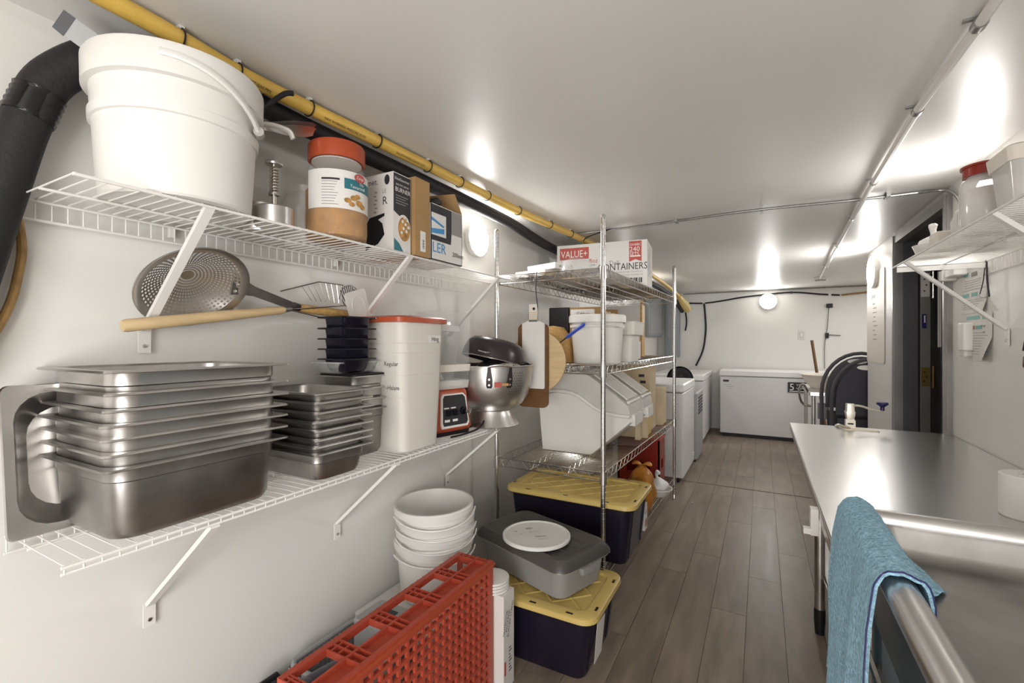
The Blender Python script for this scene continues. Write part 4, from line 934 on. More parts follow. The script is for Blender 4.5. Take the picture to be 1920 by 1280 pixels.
MB().lathe([(0, .2), (.105, .2), (.105, .204), (0, .206)], 36, (-.86, 2.86, RT[3])).build('contents', 'black', t)
def blob(c, rx, ry, rz_, amp, seed, n=14, m=20, top=None):
    rnd = random.Random(seed); ph = [rnd.uniform(0, 6.28) for _ in range(8)]
    mb = MB(); loops = []
    for i in range(1, n):
        th_ = PI*i/n; lo = []
        for j in range(m):
            a = 2*PI*j/m
            r = 1+amp*(math.sin(3*a+ph[0]+2*th_)+.6*math.sin(5*a+ph[1]-3*th_)+.5*math.sin(2*th_*3+ph[2]+a))
            k = math.sin(th_)*r; z = math.cos(th_)
            if top and z > .45: k *= 1-(z-.45)*top
            lo.append((c[0]+rx*k*math.cos(a), c[1]+ry*k*math.sin(a), c[2]+rz_*z*(1+amp*.3*math.sin(a*2+ph[3]))))
        loops.append(lo)
    return mb.loft(loops)
t = thing('orange_bag', 'knotted orange plastic bag on the rack bottom tier', 'bag', (-.72, 3.02, RT[3]))
blob((-.67, 2.97, RT[3]+.165), .085, .10, .155, .13, 3).build('bag_body', 'bag_orange', t)
MB().tube(bez([(-.67, 2.97, RT[3]+.25), (-.672, 2.975, RT[3]+.30), (-.665, 2.98, RT[3]+.32)], 4), [.075, .06, .045, .034, .026, .022, .024, .028, .03], 12).build('knot', 'bag_orange', t)
for s_ in (-1, 1): MB().tube(bez([(-.668, 2.98, RT[3]+.31), (-.668+.03*s_, 2.97, RT[3]+.335), (-.668+.062*s_, 2.96, RT[3]+.325)], 4), [.014, .02, .026, .03, .032, .03, .026, .018, .006], 8, flat=.35).build('bag_ear', 'bag_orange', t)
t = thing('bottle_crate', 'red plastic bottle crate at the far end of the rack bottom tier', 'crate', (-.8, 3.62, RT[3]))
mb = MB().box(-1.0, -.68, 3.60, 3.612, RT[3], RT[3]+.1).box(-1.0, -.68, 3.60, 3.612, RT[3]+.18, RT[3]+.37).box(-1.0, -.93, 3.60, 3.612, RT[3]+.1, RT[3]+.18).box(-.75, -.68, 3.60, 3.612, RT[3]+.1, RT[3]+.18)
mb.box(-1.0, -.68, 3.80, 3.812, RT[3], RT[3]+.37).box(-1.0, -.988, 3.6, 3.81, RT[3], RT[3]+.37).box(-.692, -.68, 3.6, 3.66, RT[3], RT[3]+.37).box(-.692, -.68, 3.75, 3.81, RT[3], RT[3]+.37).box(-.692, -.68, 3.66, 3.75, RT[3], RT[3]+.12).box(-.692, -.68, 3.66, 3.75, RT[3]+.2, RT[3]+.37)
mb.build('shell', 'red_dark', t)
MB().box(-1.005, -.675, 3.595, 3.817, RT[3]+.355, RT[3]+.371).build('rim', 'red_lid', t)
t = thing('white_bowl', 'white bowl holding a knotted plastic bag on the rack bottom corner', 'bowl', (-.65, 3.5, RT[3]))
wb = (-.655, 3.42, RT[3])
MB().lathe([(0, 0), (.05, 0), (.075, .02), (.092, .05), (.1, .052), (.1, .058), (.09, .058), (.07, .024), (.045, .008), (0, .008)], 32, wb).build('shell', 'white', t)
t = thing('white_bag', 'knotted white plastic bag sitting in the white bowl', 'bag', (-.655, 3.42, RT[3]+.01))
blob((wb[0], wb[1], wb[2]+.075), .066, .066, .055, .07, 5, top=1.0).build('bag_body', 'bag_white', t)
MB().tube(bez([(wb[0], wb[1], wb[2]+.11), (wb[0]-.012, wb[1], wb[2]+.145), (wb[0]+.004, wb[1], wb[2]+.172)], 4), [.022, .016, .012, .01, .012, .014, .018, .02, .016], 8).build('knot', 'bag_white', t)
t = thing('snack_carton', 'small printed food carton beside the yellow tote lid', 'box', (-.62, 2.80, RT[3]))
MB().box(-.72, -.60, 2.735, 2.80, RT[3], RT[3]+.15).build('carton', 'paper', t)
text('rice', .04, (-.60, 2.74, RT[3]+.09), (0, 1, 0), (0, 0, 1), 'print_dark', t, sx=.7)
flat(ell(.026, .026, .032, .04), 'brown_jar', t, 'round_print', (-.60, 2.735, RT[3]), (0, 1, 0), (0, 0, 1), .0008)

# ---------------------------------------------------------------- floor: tub, lids, buckets, cartons, crate
TC = Vector((-.868, 1.875, .2635)); TR = R(-19)
Q = at(TC) @ Matrix.Rotation(TR, 4, 'Z')
t = thing('bus_tub', 'grey plastic bus tub with charcoal lid on the yellow tote lid', 'tub', TC, TR)
MB().loft([rrect(0, 0, 0, .225, .125, .04), rrect(0, 0, .008, .235, .135, .045), rrect(0, 0, .115, .252, .15, .05), rrect(0, 0, .118, .268, .166, .05), rrect(0, 0, .13, .268, .166, .05)]).tr(Q).build('body', 'grey_tub', t)
for s_ in (-1, 1): MB().loft([rrect(s_*.274, 0, .10, .012, .06, .01), rrect(s_*.274, 0, .126, .014, .064, .01)]).tr(Q).build('grip', 'grey_tub', t)
ld = MB().loft([rrect(0, 0, .126, .272, .17, .055), rrect(0, 0, .13, .276, .174, .055), rrect(0, 0, .14, .274, .172, .055), rrect(0, 0, .168, .252, .15, .05), rrect(0, 0, .17, .24, .138, .045), rrect(0, 0, .165, .232, .13, .04)]).tr(Q).build('lid', 'grey_lid', t)
for y in (-.06, 0, .06): MB().tube([(-.2, y, .165), (.2, y, .165)], .0028, 5).tr(Q).build('lid_rib', 'grey_lid', ld)
MB().tube([Q @ Vector(p) for p in rrect(0, 0, .1285, .2745, .1725, .055)], .0022, 5, closed=True).build('lid_seam', 'steel_rim', t)
lc = Vector((-.862, 1.815, TC.z+.1705))
t = thing('bucket_cover', 'white round plastic bucket lid lying on the charcoal tub lid', 'lid', lc)
MB().lathe([(.0, .0), (.142, 0), (.147, .003), (.147, .014), (.143, .017), (.137, .017), (.133, .013), (.0, .013)], 64, lc).build('disc', 'white_soft', t)
dr = Vector((.83, .56, 0)); du = Vector((-.56, .83, 0))
for s_, x, y, z_ in (('FREEZER', -.01, -.03, .013), ('keep cold', .0, -.055, .011), ('L4', -.095, .03, .016), ('250', -.04, .055, .02), ('lid', -.07, .0, .012), ('NET WT', -.03, .02, .009)):
    text(s_, z_, lc+Vector((0, 0, .0132))+dr*x+du*y, dr, du, 'print_dark' if z_ > .012 else 'print_grey', t)
# cartons
t = thing('low_carton', 'low white carton by the wall under the stacked buckets', 'box', (-1.23, 1.56, 0))
MB().box(-1.405, -1.065, 1.30, 1.85, 0, .222).build('carton', 'carton_white', t)
MB().box(-1.405, -1.065, 1.57, 1.61, .2215, .2235).build('tape', 'clear_lid', t)
t = thing('burner_stand_carton', 'white upright carton lettered propane burner stand beside the red crate', 'box', (-.93, 1.5, 0))
MB().box(-1.02, -.826, 1.462, 1.54, 0, .353).build('carton', 'carton_white', t)
for k, s_ in enumerate(('OUTDOOR', 'PROPANE', 'BURNER STAND')):
    text(s_, .017, (-.826, 1.478+.019*k, .25), Vector((0, .35, 1)), Vector((0, -1, .35)), 'print_dark', t, align='CENTER')
for k in range(8): flat(rect(.022-.006*(k % 3), .004), 'print_dark', t, 'print_line', (-.826, 1.50, .06+.012*k), (0, 1, 0), (0, 0, 1), .0008)
flat(rect(.012, .05, .004, .06), 'print_red', t, 'red_print', (-.826, 1.462, 0), (0, 1, 0), (0, 0, 1), .0008)
for k in range(4):
    c = (-.90, 1.50, .3535+.011*k)
    tag(MB().lathe([(0, 0), (.062, 0), (.066, .003), (.066, .009), (.06, .0105), (0, .0095)], 36, c).build('tub_cover', 'white_soft'), 'round white lid, ' + ('lowest', 'second', 'third', 'topmost')[k] + ' of the pile on the burner stand carton', 'lid', 'white lids on the burner carton')
# stacked buckets
for k in range(4):
    c = Vector((-1.232+.004*(k % 2), 1.575+.005*((k*2) % 3), .2235+.049*k))
    t = thing('plastic_bucket', ('lowest', 'second lowest', 'second highest', 'topmost')[k] + ' white bucket of the nested stack by the wall', 'bucket', c, 0, 'stacked white buckets')
    qb = at(c) @ Matrix.Rotation(R((0, 1.2, -1, 1.5)[k]), 4, 'X')
    MB().lathe(bucket_profile(.138, .158, .235), 52).tr(qb).build('shell', 'white_soft', t)
    hp = []
    for i in range(17):
        a = R(-120+150*i/16); hp.append(qb @ Vector((.1745*math.cos(a), .1745*math.sin(a), .195-.03*math.sin(PI*i/16)*(1 if k % 2 else .6)+(.012 if k % 2 else -.004))))
    MB().tube(hp, .003, 6, flat=1.6).build('bail_handle', 'white', t)
# red bread tray standing on its side
t = thing('red_crate', 'red lattice bread crate standing on its side by the left wall', 'crate', (-.94, 1.07, 0))
cx0, cx1, cy0, cy1, cz0, cz1 = -1.017, -.863, .70, 1.45, 0.0, .483
# lattice bottom (now upright face towards the aisle)
mb = MB(); ny, nz = 21, 14; th = .0095
for i in range(ny+1):
    y = cy0+.02+(cy1-cy0-.04)*i/ny
    mb.box(cx1-.012, cx1-.002, y-th*.5, y+th*.5, cz0+.02, cz1-.02)
for k in range(nz+1):
    z = cz0+.02+(cz1-cz0-.04)*k/nz
    mb.box(cx1-.013, cx1-.001, cy0+.02, cy1-.02, z-th*.55, z+th*.55)
o_ = mb.build('lattice_face', 'red', t)
fr = MB().box(cx1-.016, cx1, cy0, cy1, cz1-.03, cz1+.001).box(cx1-.016, cx1, cy0, cy1, cz0, cz0+.03).box(cx1-.0155, cx1-.0005, cy0+.0005, cy0+.03, cz0+.03, cz1-.03).box(cx1-.0155, cx1-.0005, cy1-.03, cy1-.0005, cz0+.03, cz1-.03)
fr.build('face_border', 'red', t)
MB().box(cx1-.004, cx1+.008, cy0, cy1, cz1-.012, cz1-.004).build('edge_bead', 'red_lid', t)
def side_wall(z0, z1, top):
    mb = MB()
    zt = z1
    mb.box(cx0, cx0+.018, cy0, cy1, z0, z1)                     # outer lip
    mb.box(cx0+.085, cx0+.092, cy0, cy1, z0, z1)                # middle rib
    n = 5; L_ = (cy1-cy0)
    for k in range(n+1):
        yc = cy0+L_*k/n
        a, b = max(cy0, yc-.024), min(cy1, yc+.024)
        for yy in (a, (a+b)/2, b-.004): mb.box(cx0+.0005, cx1-.0165, yy+.0003, yy+.0037, z0+.0005, z1-.0006)
        for xx in (.03, .055): mb.box(cx0+xx, cx0+xx+.004, a+.0006, b-.0006, z0+.0008, z1-.001)
        mb.box(cx0+.0008, cx1-.017, a+.0008, b-.0008, z0+.0007, z0+.0042)
    mb.box(cx0+.088, cx1-.0166, cy0+.0009, cy1-.0009, z0+.001, z0+.0055)
    return mb
sw = side_wall(cz1-.02, cz1, True).build('side_wall', 'red', t)
side_wall(cz0, cz0+.02, False).build('side_wall', 'red', t)
for a, b in ((cy0, cy0+.012), (cy1-.012, cy1)):
    m_ = MB().box(cx0+.001, cx0+.02, a+.001, b-.001, cz0+.0205, cz1-.0205).box(cx0+.06, cx0+.07, a+.001, b-.001, cz0+.0205, cz1-.0205)
    for k in range(9): z = cz0+.021+(cz1-cz0-.055)*k/8; m_.box(cx0+.0015, cx1-.0165, a+.0015, b-.0015, z, z+.012)
    m_.build('end_wall', 'red', t)
for k in range(24):
    y = cy0+.02+(cy1-cy0-.04)*k/23
    MB().box(cx0-.004, cx0, y-.004, y+.004, cz1-.012, cz1-.002).build('lip_tooth', 'red', t)
# things behind the crate
t = thing('grey_basket', 'grey perforated plastic basket between the red crate and the wall', 'basket', (-1.2, 1.13, 0))
gx0, gx1, gy0, gy1, gz = -1.38, -1.05, .99, 1.285, .215
mb = MB()
for (p, e1) in (((gx0, gy0), (0, 1)), ((gx1, gy0), (0, 1))):
    perforated(mb, lambda u, v, p=p: (p[0], gy0+(gy1-gy0)*v, .02+u*(gz-.03)), 10, 16, .55, wrapv=False)
for yy in (gy0, gy1):
    perforated(mb, lambda u, v, yy=yy: (gx0+(gx1-gx0)*v, yy, .02+u*(gz-.03)), 10, 14, .55, wrapv=False)
mb.box(gx0, gx1, gy0, gy1, .0, .02)
mb.build('mesh_shell', 'grey_tub', t)
MB().tube(rrect((gx0+gx1)/2, (gy0+gy1)/2, gz, (gx1-gx0)/2, (gy1-gy0)/2, .04), .009, 8, closed=True).build('rim', 'unit_grey', t)
t = thing('dark_canister', 'dark purple canister lying on the black case behind the red crate', 'canister', (-1.15, .95, .2))
q = at((-1.13, .79, .262)) @ Matrix.Rotation(R(-90), 4, 'X') @ Matrix.Rotation(R(12), 4, 'Y')
MB().lathe([(0, 0), (.07, 0), (.075, .005), (.075, .08), (.072, .085), (.075, .09), (.075, .17), (.07, .175), (0, .175)], 28).tr(q).build('body', 'purple_dark', t)
t = thing('black_case', 'black plastic case on the floor along the left wall behind the crate', 'case', (-1.25, .62, 0))
rbox(-1.41, -1.05, .50, .975, 0, .185, .03, .01).build('shell', 'black', t)
MB().tube([(-1.37, .86, .18), (-1.37, .88, .215), (-1.37, .94, .215), (-1.37, .96, .18)], .01, 8).build('handle', 'black', t)
t = thing('grey_device', 'small grey appliance standing in the grey basket behind the red crate', 'appliance', (-1.15, 1.24, 0))
rbox(-1.24, -1.075, 1.13, 1.27, .021, .335, .02, .006).build('housing', 'unit_grey', t)
MB().box(-1.18, -1.12, 1.17, 1.23, .3345, .337).build('display', 'black_gloss', t)
# ---------------------------------------------------------------- right side: steel worktable
TX0, TX1, TY0, TY1, TZ = .135, .786, 1.14, 2.92, .845
t = thing('steel_worktable', 'long stainless steel worktable against the right wall', 'table', ((TX0+TX1)/2, 2.0, 0))
MB().loft([[(TX0+e, TY0+e, z), (TX1, TY0+e, z), (TX1, TY1-e, z), (TX0+e, TY1-e, z)] for e, z in ((.004, TZ-.04), (.0, TZ-.036), (0, TZ-.003), (.003, TZ))]).build('tabletop', 'steel_top', t)
MB().tube([(TX0+.001, TY0, TZ-.003), (TX0+.001, TY1, TZ-.003)], .0035, 8).build('edge_bead', 'steel_rim', t)
MB().box(.245, .75, 1.2, 2.86, .235, .25).build('undershelf', 'steel', t)
MB().tube([(.243, 1.2, .247), (.243, 2.86, .247)], .006, 8).build('undershelf_edge', 'steel_rim', t)
for x in (.225, .74):
    for y in (1.22, 2.43):
        lg = MB().lathe([(0, .05), (.02, .05), (.02, TZ-.04), (0, TZ-.04)], 16, (x, y, 0)).build('leg', 'steel', t)
        MB().lathe([(0, 0), (.018, 0), (.022, .06), (.022, .11), (0, .11)], 16, (x, y, 0)).build('foot', 'black', lg)
tag(MB().box(.116, .134, 1.47, 1.5, .765, .835).box(.1, .134, 1.475, 1.495, .765, .78).build('edge_hook', 'white'), 'small white plastic hook clipped under the front edge of the worktable', 'hook')
tag(rbox(.205, .262, 1.71, 1.75, .225, .262, .006, .003).build('shelf_clip', 'cream'), 'small cream clip on the worktable undershelf edge', 'clip')
# can opener
t = thing('can_opener', 'bench mounted can opener with blue crank knob on the worktable far end', 'can opener', (.385, 2.86, TZ))
MB().loft([rrect(.43, 2.845, TZ, .075, .04, .012), rrect(.43, 2.845, TZ+.006, .073, .038, .012)]).build('base_plate', 'can_opener', t)
MB().tube(bez([(.34, 2.905, TZ+.004), (.352, 2.87, TZ+.012), (.385, 2.812, TZ+.006)], 5), .007, 8).build('base_flange', 'can_opener', t)
po = MB().box(.372, .412, 2.835, 2.875, TZ, TZ+.045).box(.376, .408, 2.838, 2.872, TZ+.045, TZ+.09).build('post', 'can_opener', t)
MB().box(.380, .404, 2.8345, 2.836, TZ+.024, TZ+.032).build('slot', 'black', po)
MB().loft([rrect(.392, 2.855, TZ+.05, .016, .018, .004), rrect(.392, 2.855, TZ+.085, .022, .022, .006), rrect(.392, 2.855, TZ+.092, .018, .02, .005), rrect(.392, 2.855, TZ+.126, .017, .019, .005)]).build('gear_housing', 'can_opener', t)
cr = MB().tube(bez([(.378, 2.85, TZ+.118), (.42, 2.85, TZ+.119), (.445, 2.855, TZ+.115), (.48, 2.86, TZ+.103), (.525, 2.865, TZ+.097)], 6), .0055, 8).build('crank_arm', 'can_opener', t)
MB().lathe([(0, 0), (.0095, 0), (.0085, .016), (.013, .022), (.024, .03), (.0245, .036), (.02, .041), (0, .043)], 24, (.523, 2.865, TZ+.1)).build('knob', 'blue_knob', cr)
t = thing('paper_roll', 'white paper roll standing on the worktable at the right edge', 'roll', (.592, 1.63, TZ))
MB().lathe([(.016, 0), (.055, 0), (.057, .002), (.057, .104), (.055, .106), (.022, .106), (.02, .1), (.016, .1)], 40, (.592, 1.63, TZ)).build('roll', 'paper', t)
MB().lathe([(.016, 0), (.0205, 0), (.0205, .106), (.016, .106)], 24, (.592, 1.63, TZ)).build('core', 'cream', t)
# drainboard with rolled rim
DX0, DY1_, DZR = .168, 1.118, .945
t = thing('sink_drainboard', 'stainless sink drainboard with thick rolled rim in the right foreground', 'sink', (.46, .5, 0))
sec = [(DX0+.022, .90), (DX0+.026, .892), (DX0+.04, .888)]
# tray with coved edges, built as loops of a rounded rectangle
cx, cy, hx, hy = (DX0+.775)/2, (DY1_-.45)/2, (.775-DX0)/2, (DY1_+.45)/2
MB().loft([rrect(cx, cy, .78, hx-.012, hy-.012, .03), rrect(cx, cy, DZR-.02, hx-.012, hy-.012, .03), rrect(cx, cy, DZR, hx-.016, hy-.016, .03), rrect(cx, cy, DZR-.01, hx-.022, hy-.022, .03), rrect(cx, cy, .905, hx-.026, hy-.026, .035), rrect(cx, cy, .893, hx-.036, hy-.036, .04), rrect(cx, cy, .888, hx-.055, hy-.055, .04), rrect(cx, cy, .884, .05, .2, .04)]).build('tray', 'steel_worn', t)
MB().tube(rrect(cx, cy, DZR-.003, hx, hy, .028, 8), .0205, 16, closed=True).build('rolled_rim', 'steel_top', t)
MB().box(DX0+.02, DX0+.032, -.4, 1.06, .42, .80).build('apron_panel', 'white', t)
for x, y in ((DX0+.03, 1.05), (DX0+.03, -.35), (.72, 1.05), (.72, -.35)): MB().lathe([(0, 0), (.02, 0), (.02, .79), (0, .79)], 14, (x, y, 0)).build('leg', 'steel', t)
dr_ = MB().tube([(DX0+.01, .2, .70), (DX0+.01, 1.08, .70)], .008, 8).build('cross_rail', 'steel_rim', t)
# towel over the rim
t = thing('blue_towel', 'light blue terry towel draped over the rolled sink rim', 'towel', (DX0, .97, .97))
rnd = random.Random(4)
ny, Y0, Y1 = 26, .80, 1.145
prof = []
for i in range(8): prof.append((-.036+.003*math.sin(i), .50+.44*i/8))
for i in range(13):
    a = PI-PI*i/12; prof.append((.0275*math.cos(a), .94+.0275*math.sin(a)))
for i in range(1, 7): prof.append((.029, .94-.009*i))
def tw(off):
    g_ = []
    for j in range(ny+1):
        f_ = j/ny; y = Y0+(Y1-Y0)*f_; row = []
        for i, (x, z) in enumerate(prof):
            xx, zz, yy = x, z, y
            if i < 8:
                k = (8-i)/8
                xx += -.012*k*(math.sin(y*38)+.5*math.sin(y*71+1))*1.1-.012*k
                yy += -.03*k*(1-f_)+.012*k*math.sin(i*.9)
                zz += .10*k*f_+.03*k*math.sin(f_*9)
            if i > 19:
                k = (i-20)/6; w_ = max(0, 1-abs(f_-.62)/.42); xx += .055*k*k*w_; zz += .022*k*(1-w_)+.004*k; yy -= .05*k*w_
            if off: 
                ang = max(0, min(1, (i-7)/13)); xx += off*(-math.cos(PI*ang)); zz += off*math.sin(PI*ang)
            zz += .0016*math.sin(yy*160+i)+.0012*math.sin(i*2.1+yy*90)
            row.append((DX0+xx, yy, zz))
        g_.append(row)
    return g_
A_, B_ = tw(0), tw(.005)
n_ = len(prof); mb = MB(); vs = [p for r_ in A_ for p in r_]+[p for r_ in B_ for p in r_]; o2 = len(A_)*n_; fs = []
for j in range(ny):
    for i in range(n_-1):
        a = j*n_+i; fs += [(a, a+1, a+n_+1, a+n_), (o2+a, o2+a+n_, o2+a+n_+1, o2+a+1)]
for j in range(ny): fs += [(j*n_, (j+1)*n_, o2+(j+1)*n_, o2+j*n_), (j*n_+n_-1, o2+j*n_+n_-1, o2+(j+1)*n_+n_-1, (j+1)*n_+n_-1)]
for i in range(n_-1): fs += [(i, o2+i, o2+i+1, i+1), (ny*n_+i, ny*n_+i+1, o2+ny*n_+i+1, o2+ny*n_+i)]
mb.add(vs, fs).build('cloth', 'towel', t, sharp=60)
MB().tube([Vector(p) for p in B_[0]], .0013, 5).build('hem', 'blue_knob', t)

# ---------------------------------------------------------------- right wire shelf with jars
wire_shelf('wire_wall_shelf', 'white wire shelf on the right wall carrying jars with red lids', .75, 2.505, .493, .775, 1.602, None, 1.55, 1, ((2.33, 1.30), (1.55, 1.30)), step=.024)
MB_end = MB().box(.495, .778, 2.448, 2.452, 1.572, 1.592)
tag(MB_end.build('shelf_end_arm', 'wire_white'), 'flat white support arm under the far end of the right wire shelf', 'bracket')
SH3 = 1.6045
def red_jar(label, x, y, r, h, m='clear_lid'):
    t = thing('red_lid_jar', label, 'jar', (x, y, SH3), 0, 'jars with red lids')
    MB().lathe([(0, 0), (r*.9, 0), (r, .01), (r, h*.68), (r*.9, h*.78), (r*.7, h*.83), (r*.7, h*.9)], 32, (x, y, SH3)).build('jar_body', m, t)
    MB().lathe([(r*.72, h*.84), (r*.86, h*.84), (r*.86, h*.97), (r*.95, h*.97), (r*.95, h), (0, h), (0, h*.95), (r*.72, h*.94)], 32, (x, y, SH3)).build('lid', 'red_dark', t)
    MB().lathe([(0, .004), (r*.95, .004), (r*.95, h*.5), (0, h*.52)], 28, (x, y, SH3)).build('contents', 'paper', t)
red_jar('clear jar with dark red lid in the middle of the right shelf', .58, 1.86, .057, .20)
red_jar('smaller red lidded jar behind the others against the right wall', .69, 2.20, .048, .215)
red_jar('red lidded jar behind the clear tub at the right picture edge', .69, 1.92, .05, .20)
t = thing('clear_tub', 'clear tapered tub with cream lid at the right picture edge', 'tub', (.60, 1.655, SH3))
MB().loft([rrect(.605, 1.655, SH3, .05, .055, .02), rrect(.605, 1.655, SH3+.13, .062, .066, .02)]).build('body', 'clear_lid', t)
MB().loft([rrect(.605, 1.655, SH3+.13, .066, .07, .02), rrect(.605, 1.655, SH3+.165, .07, .074, .02), rrect(.605, 1.655, SH3+.17, .064, .068, .02)]).build('lid', 'cream', t)
t = thing('white_jug', 'white plastic jug with grey marks on the right wire shelf', 'jug', (.60, 2.06, SH3))
MB().loft([rrect(.61, 2.06, SH3, .042, .045, .015), rrect(.61, 2.06, SH3+.085, .045, .048, .018), rrect(.61, 2.06, SH3+.12, .035, .036, .018), rrect(.61, 2.06, SH3+.14, .016, .016, .01)]).build('body', 'white', t)
MB().tube(bez([(.575, 2.02, SH3+.115), (.56, 2.0, SH3+.09), (.566, 2.01, SH3+.05)], 4), .007, 8).build('handle', 'white', t)
MB().lathe([(0, .138), (.018, .138), (.018, .158), (0, .158)], 16, (.61, 2.06, SH3)).build('cap', 'white', t)
tag(rbox(.53, .60, 2.10, 2.18, SH3, SH3+.062, .008).build('cream_box', 'cream'), 'small cream box between the white jug and the bagged bowl', 'box')
t = thing('white_dish', 'white dish lying at the far end of the right wire shelf', 'dish', (.57, 2.30, SH3))
MB().lathe([(0, 0), (.03, 0), (.05, .02), (.06, .045), (.064, .045), (.054, .018), (.034, -.0)], 28).tr(at((.575, 2.30, SH3+.002))).build('shell', 'white', t)
t = thing('white_bag', 'small knotted white bag in the dish on the right shelf', 'bag', (.57, 2.30, SH3+.01))
blob((.575, 2.295, SH3+.05), .045, .045, .035, .08, 9, top=.9).build('bag_body', 'bag_white', t)
MB().tube(bez([(.575, 2.295, SH3+.075), (.57, 2.29, SH3+.1), (.565, 2.27, SH3+.118)], 4), [.016, .012, .01, .009, .01, .011, .013, .014, .008], 8).build('knot', 'bag_white', t)
# things on the right wall
def sheet(label, y0, y1, z0, z1, curl=0):
    t = thing('paper_sheet', label, 'paper', (.788, (y0+y1)/2, z0), 0, 'papers on the right wall')
    n = 8; lo = []
    for i in range(n+1):
        f_ = i/n; y = y1+(y0-y1)*f_
        lo.append([(.7885-.001, y, z1), (.7885-.0015, y, (z0+z1)/2), (.7885-.002-curl*max(0, f_-.5)**2*4, y, z0+curl*.6*max(0, f_-.5))])
    mb = MB(); vs = [p for r_ in lo for p in r_]; mb.add(vs, [(i*3+k, i*3+k+1, (i+1)*3+k+1, (i+1)*3+k) for i in range(n) for k in range(2)])
    mb.build('page', 'paper', t); return t
def mark(t, y, z, wd, h, m, nm='print_mark'): flat(rect(wd, h), m, t, nm, (.7872, y, z), (0, -1, 0), (0, 0, 1), .0012)
t = sheet('topmost printed sheet taped on the right wall under the shelf', 2.50, 2.75, 1.505, 1.60)
mark(t, 2.74, 1.565, .05, .018, 'print_mint'); mark(t, 2.66, 1.56, .06, .018, 'print_grey')
for k in range(4): mark(t, 2.73, 1.545-.01*k, .17, .0016, 'print_grey', 'print_line')
t = sheet('middle printed sheet with mint heading on the right wall', 2.51, 2.77, 1.405, 1.50, .012)
mark(t, 2.76, 1.475, .07, .016, 'print_mint'); mark(t, 2.66, 1.475, .06, .016, 'print_mint')
for k in range(5): mark(t, 2.75, 1.46-.009*k, .2, .0016, 'print_grey', 'print_line')
t = sheet('lowest printed sheet with orange block and curled corner on the right wall', 2.46, 2.72, 1.205, 1.40, .03)
mark(t, 2.71, 1.378, .13, .014, 'print_mint'); mark(t, 2.55, 1.376, .06, .016, 'print_mint'); mark(t, 2.68, 1.335, .055, .016, 'print_food'); mark(t, 2.615, 1.335, .06, .016, 'print_mint')
for k in range(9): mark(t, 2.68, 1.32-.011*k, .15+.03*(k % 2), .0016, 'print_grey', 'print_line')
text('No eggs', .012, (.7865, 2.56, 1.345), (0, -1, 0), (0, 0, 1), 'print_dark', t); text('1 tray', .012, (.7865, 2.55, 1.32), (0, -1, 0), (0, 0, 1), 'print_dark', t)
t = thing('wall_dispenser', 'slim white plastic dispenser on the right wall beside the doorway', 'dispenser', (.78, 2.67, 1.24))
rbox(.755, .789, 2.64, 2.71, 1.245, 1.365, .008).build('housing', 'white', t)
rbox(.758, .789, 2.645, 2.70, 1.222, 1.245, .006, .002).build('tray', 'clear_lid', t)
t = thing('eyeglasses', 'black framed safety glasses hanging from the right shelf lip', 'glasses', (.76, 2.43, 1.5))
MB().tube(bez([(.768, 2.452, 1.60), (.765, 2.44, 1.56), (.76, 2.42, 1.52), (.756, 2.39, 1.455)], 5), .0032, 6).build('temple_arm', 'black', t)
MB().tube(bez([(.768, 2.458, 1.60), (.766, 2.465, 1.56), (.77, 2.49, 1.52), (.77, 2.52, 1.475)], 5), .0018, 6).build('temple_arm', 'black', t)
MB().tube(bez([(.756, 2.39, 1.456), (.757, 2.44, 1.455), (.765, 2.50, 1.462), (.77, 2.53, 1.475)], 5), .0014, 6).build('brow_bar', 'print_grey', t)
MB().loft([[(.757+o, y, z) for y, z in ((2.40, 1.45), (2.45, 1.44), (2.52, 1.445), (2.525, 1.47), (2.45, 1.458))] for o in (0, .001)]).build('lens', 'clear', t)
t = thing('small_white_box', 'white plastic door sensor box under the far end of the right shelf', 'sensor', (.76, 2.8, 1.6))
rbox(.74, .789, 2.70, 2.82, 1.575, 1.61, .01).build('housing', 'white', t)
rbox(.735, .789, 2.83, 2.87, 1.565, 1.615, .004).build('switch_block', 'carton_white', t)
t = thing('hanging_utensil', 'black utensil with brown wooden handle hanging at the right picture edge', 'utensil', (.755, 2.09, 1.3))
MB().tube([(.755, 2.085, 1.44), (.755, 2.088, 1.40), (.755, 2.09, 1.365)], [.014, .012, .005], 10, flat=.5).build('upper_grip', 'black', t)
MB().tube([(.755, 2.075, 1.365), (.755, 2.10, 1.31), (.755, 2.128, 1.255)], [.004, .006, .003], 8).build('blade', 'dark_pan', t)
MB().tube([(.755, 2.09, 1.25), (.755, 2.09, 1.235), (.755, 2.09, 1.205), (.755, 2.09, 1.19)], [.006, .014, .015, .006], 10).build('wooden_grip', 'wood_dark', t)
MB().tube([(.755, 2.083, 1.44), (.755, 2.085, 1.25)], .004, 6).build('shaft', 'dark_pan', t)
# whiteboard sheet on the wall left of the doorway
t = thing('notice_board', 'pale laminated notice sheet with handwriting under the right wall lamp', 'board', (.785, 4.55, 1.12))
MB().loft([[(.7895-o, y, z) for y, z, _ in rrect(4.545, 1.475, 0, .31, .355, .025)] for o in (0.001, .006)]).build('sheet', 'cream', t)
for k in range(9): flat(rect(.14-.03*(k % 3), .006), 'print_grey', t, 'handwriting', (.7835, 4.62-.02*(k % 2), 1.30+.035*k), (0, -1, 0), (0, 0, 1), .001)
text('to buy', .05, (.783, 4.66, 1.63), (0, -1, 0), (0, 0, 1), 'print_grey', t)

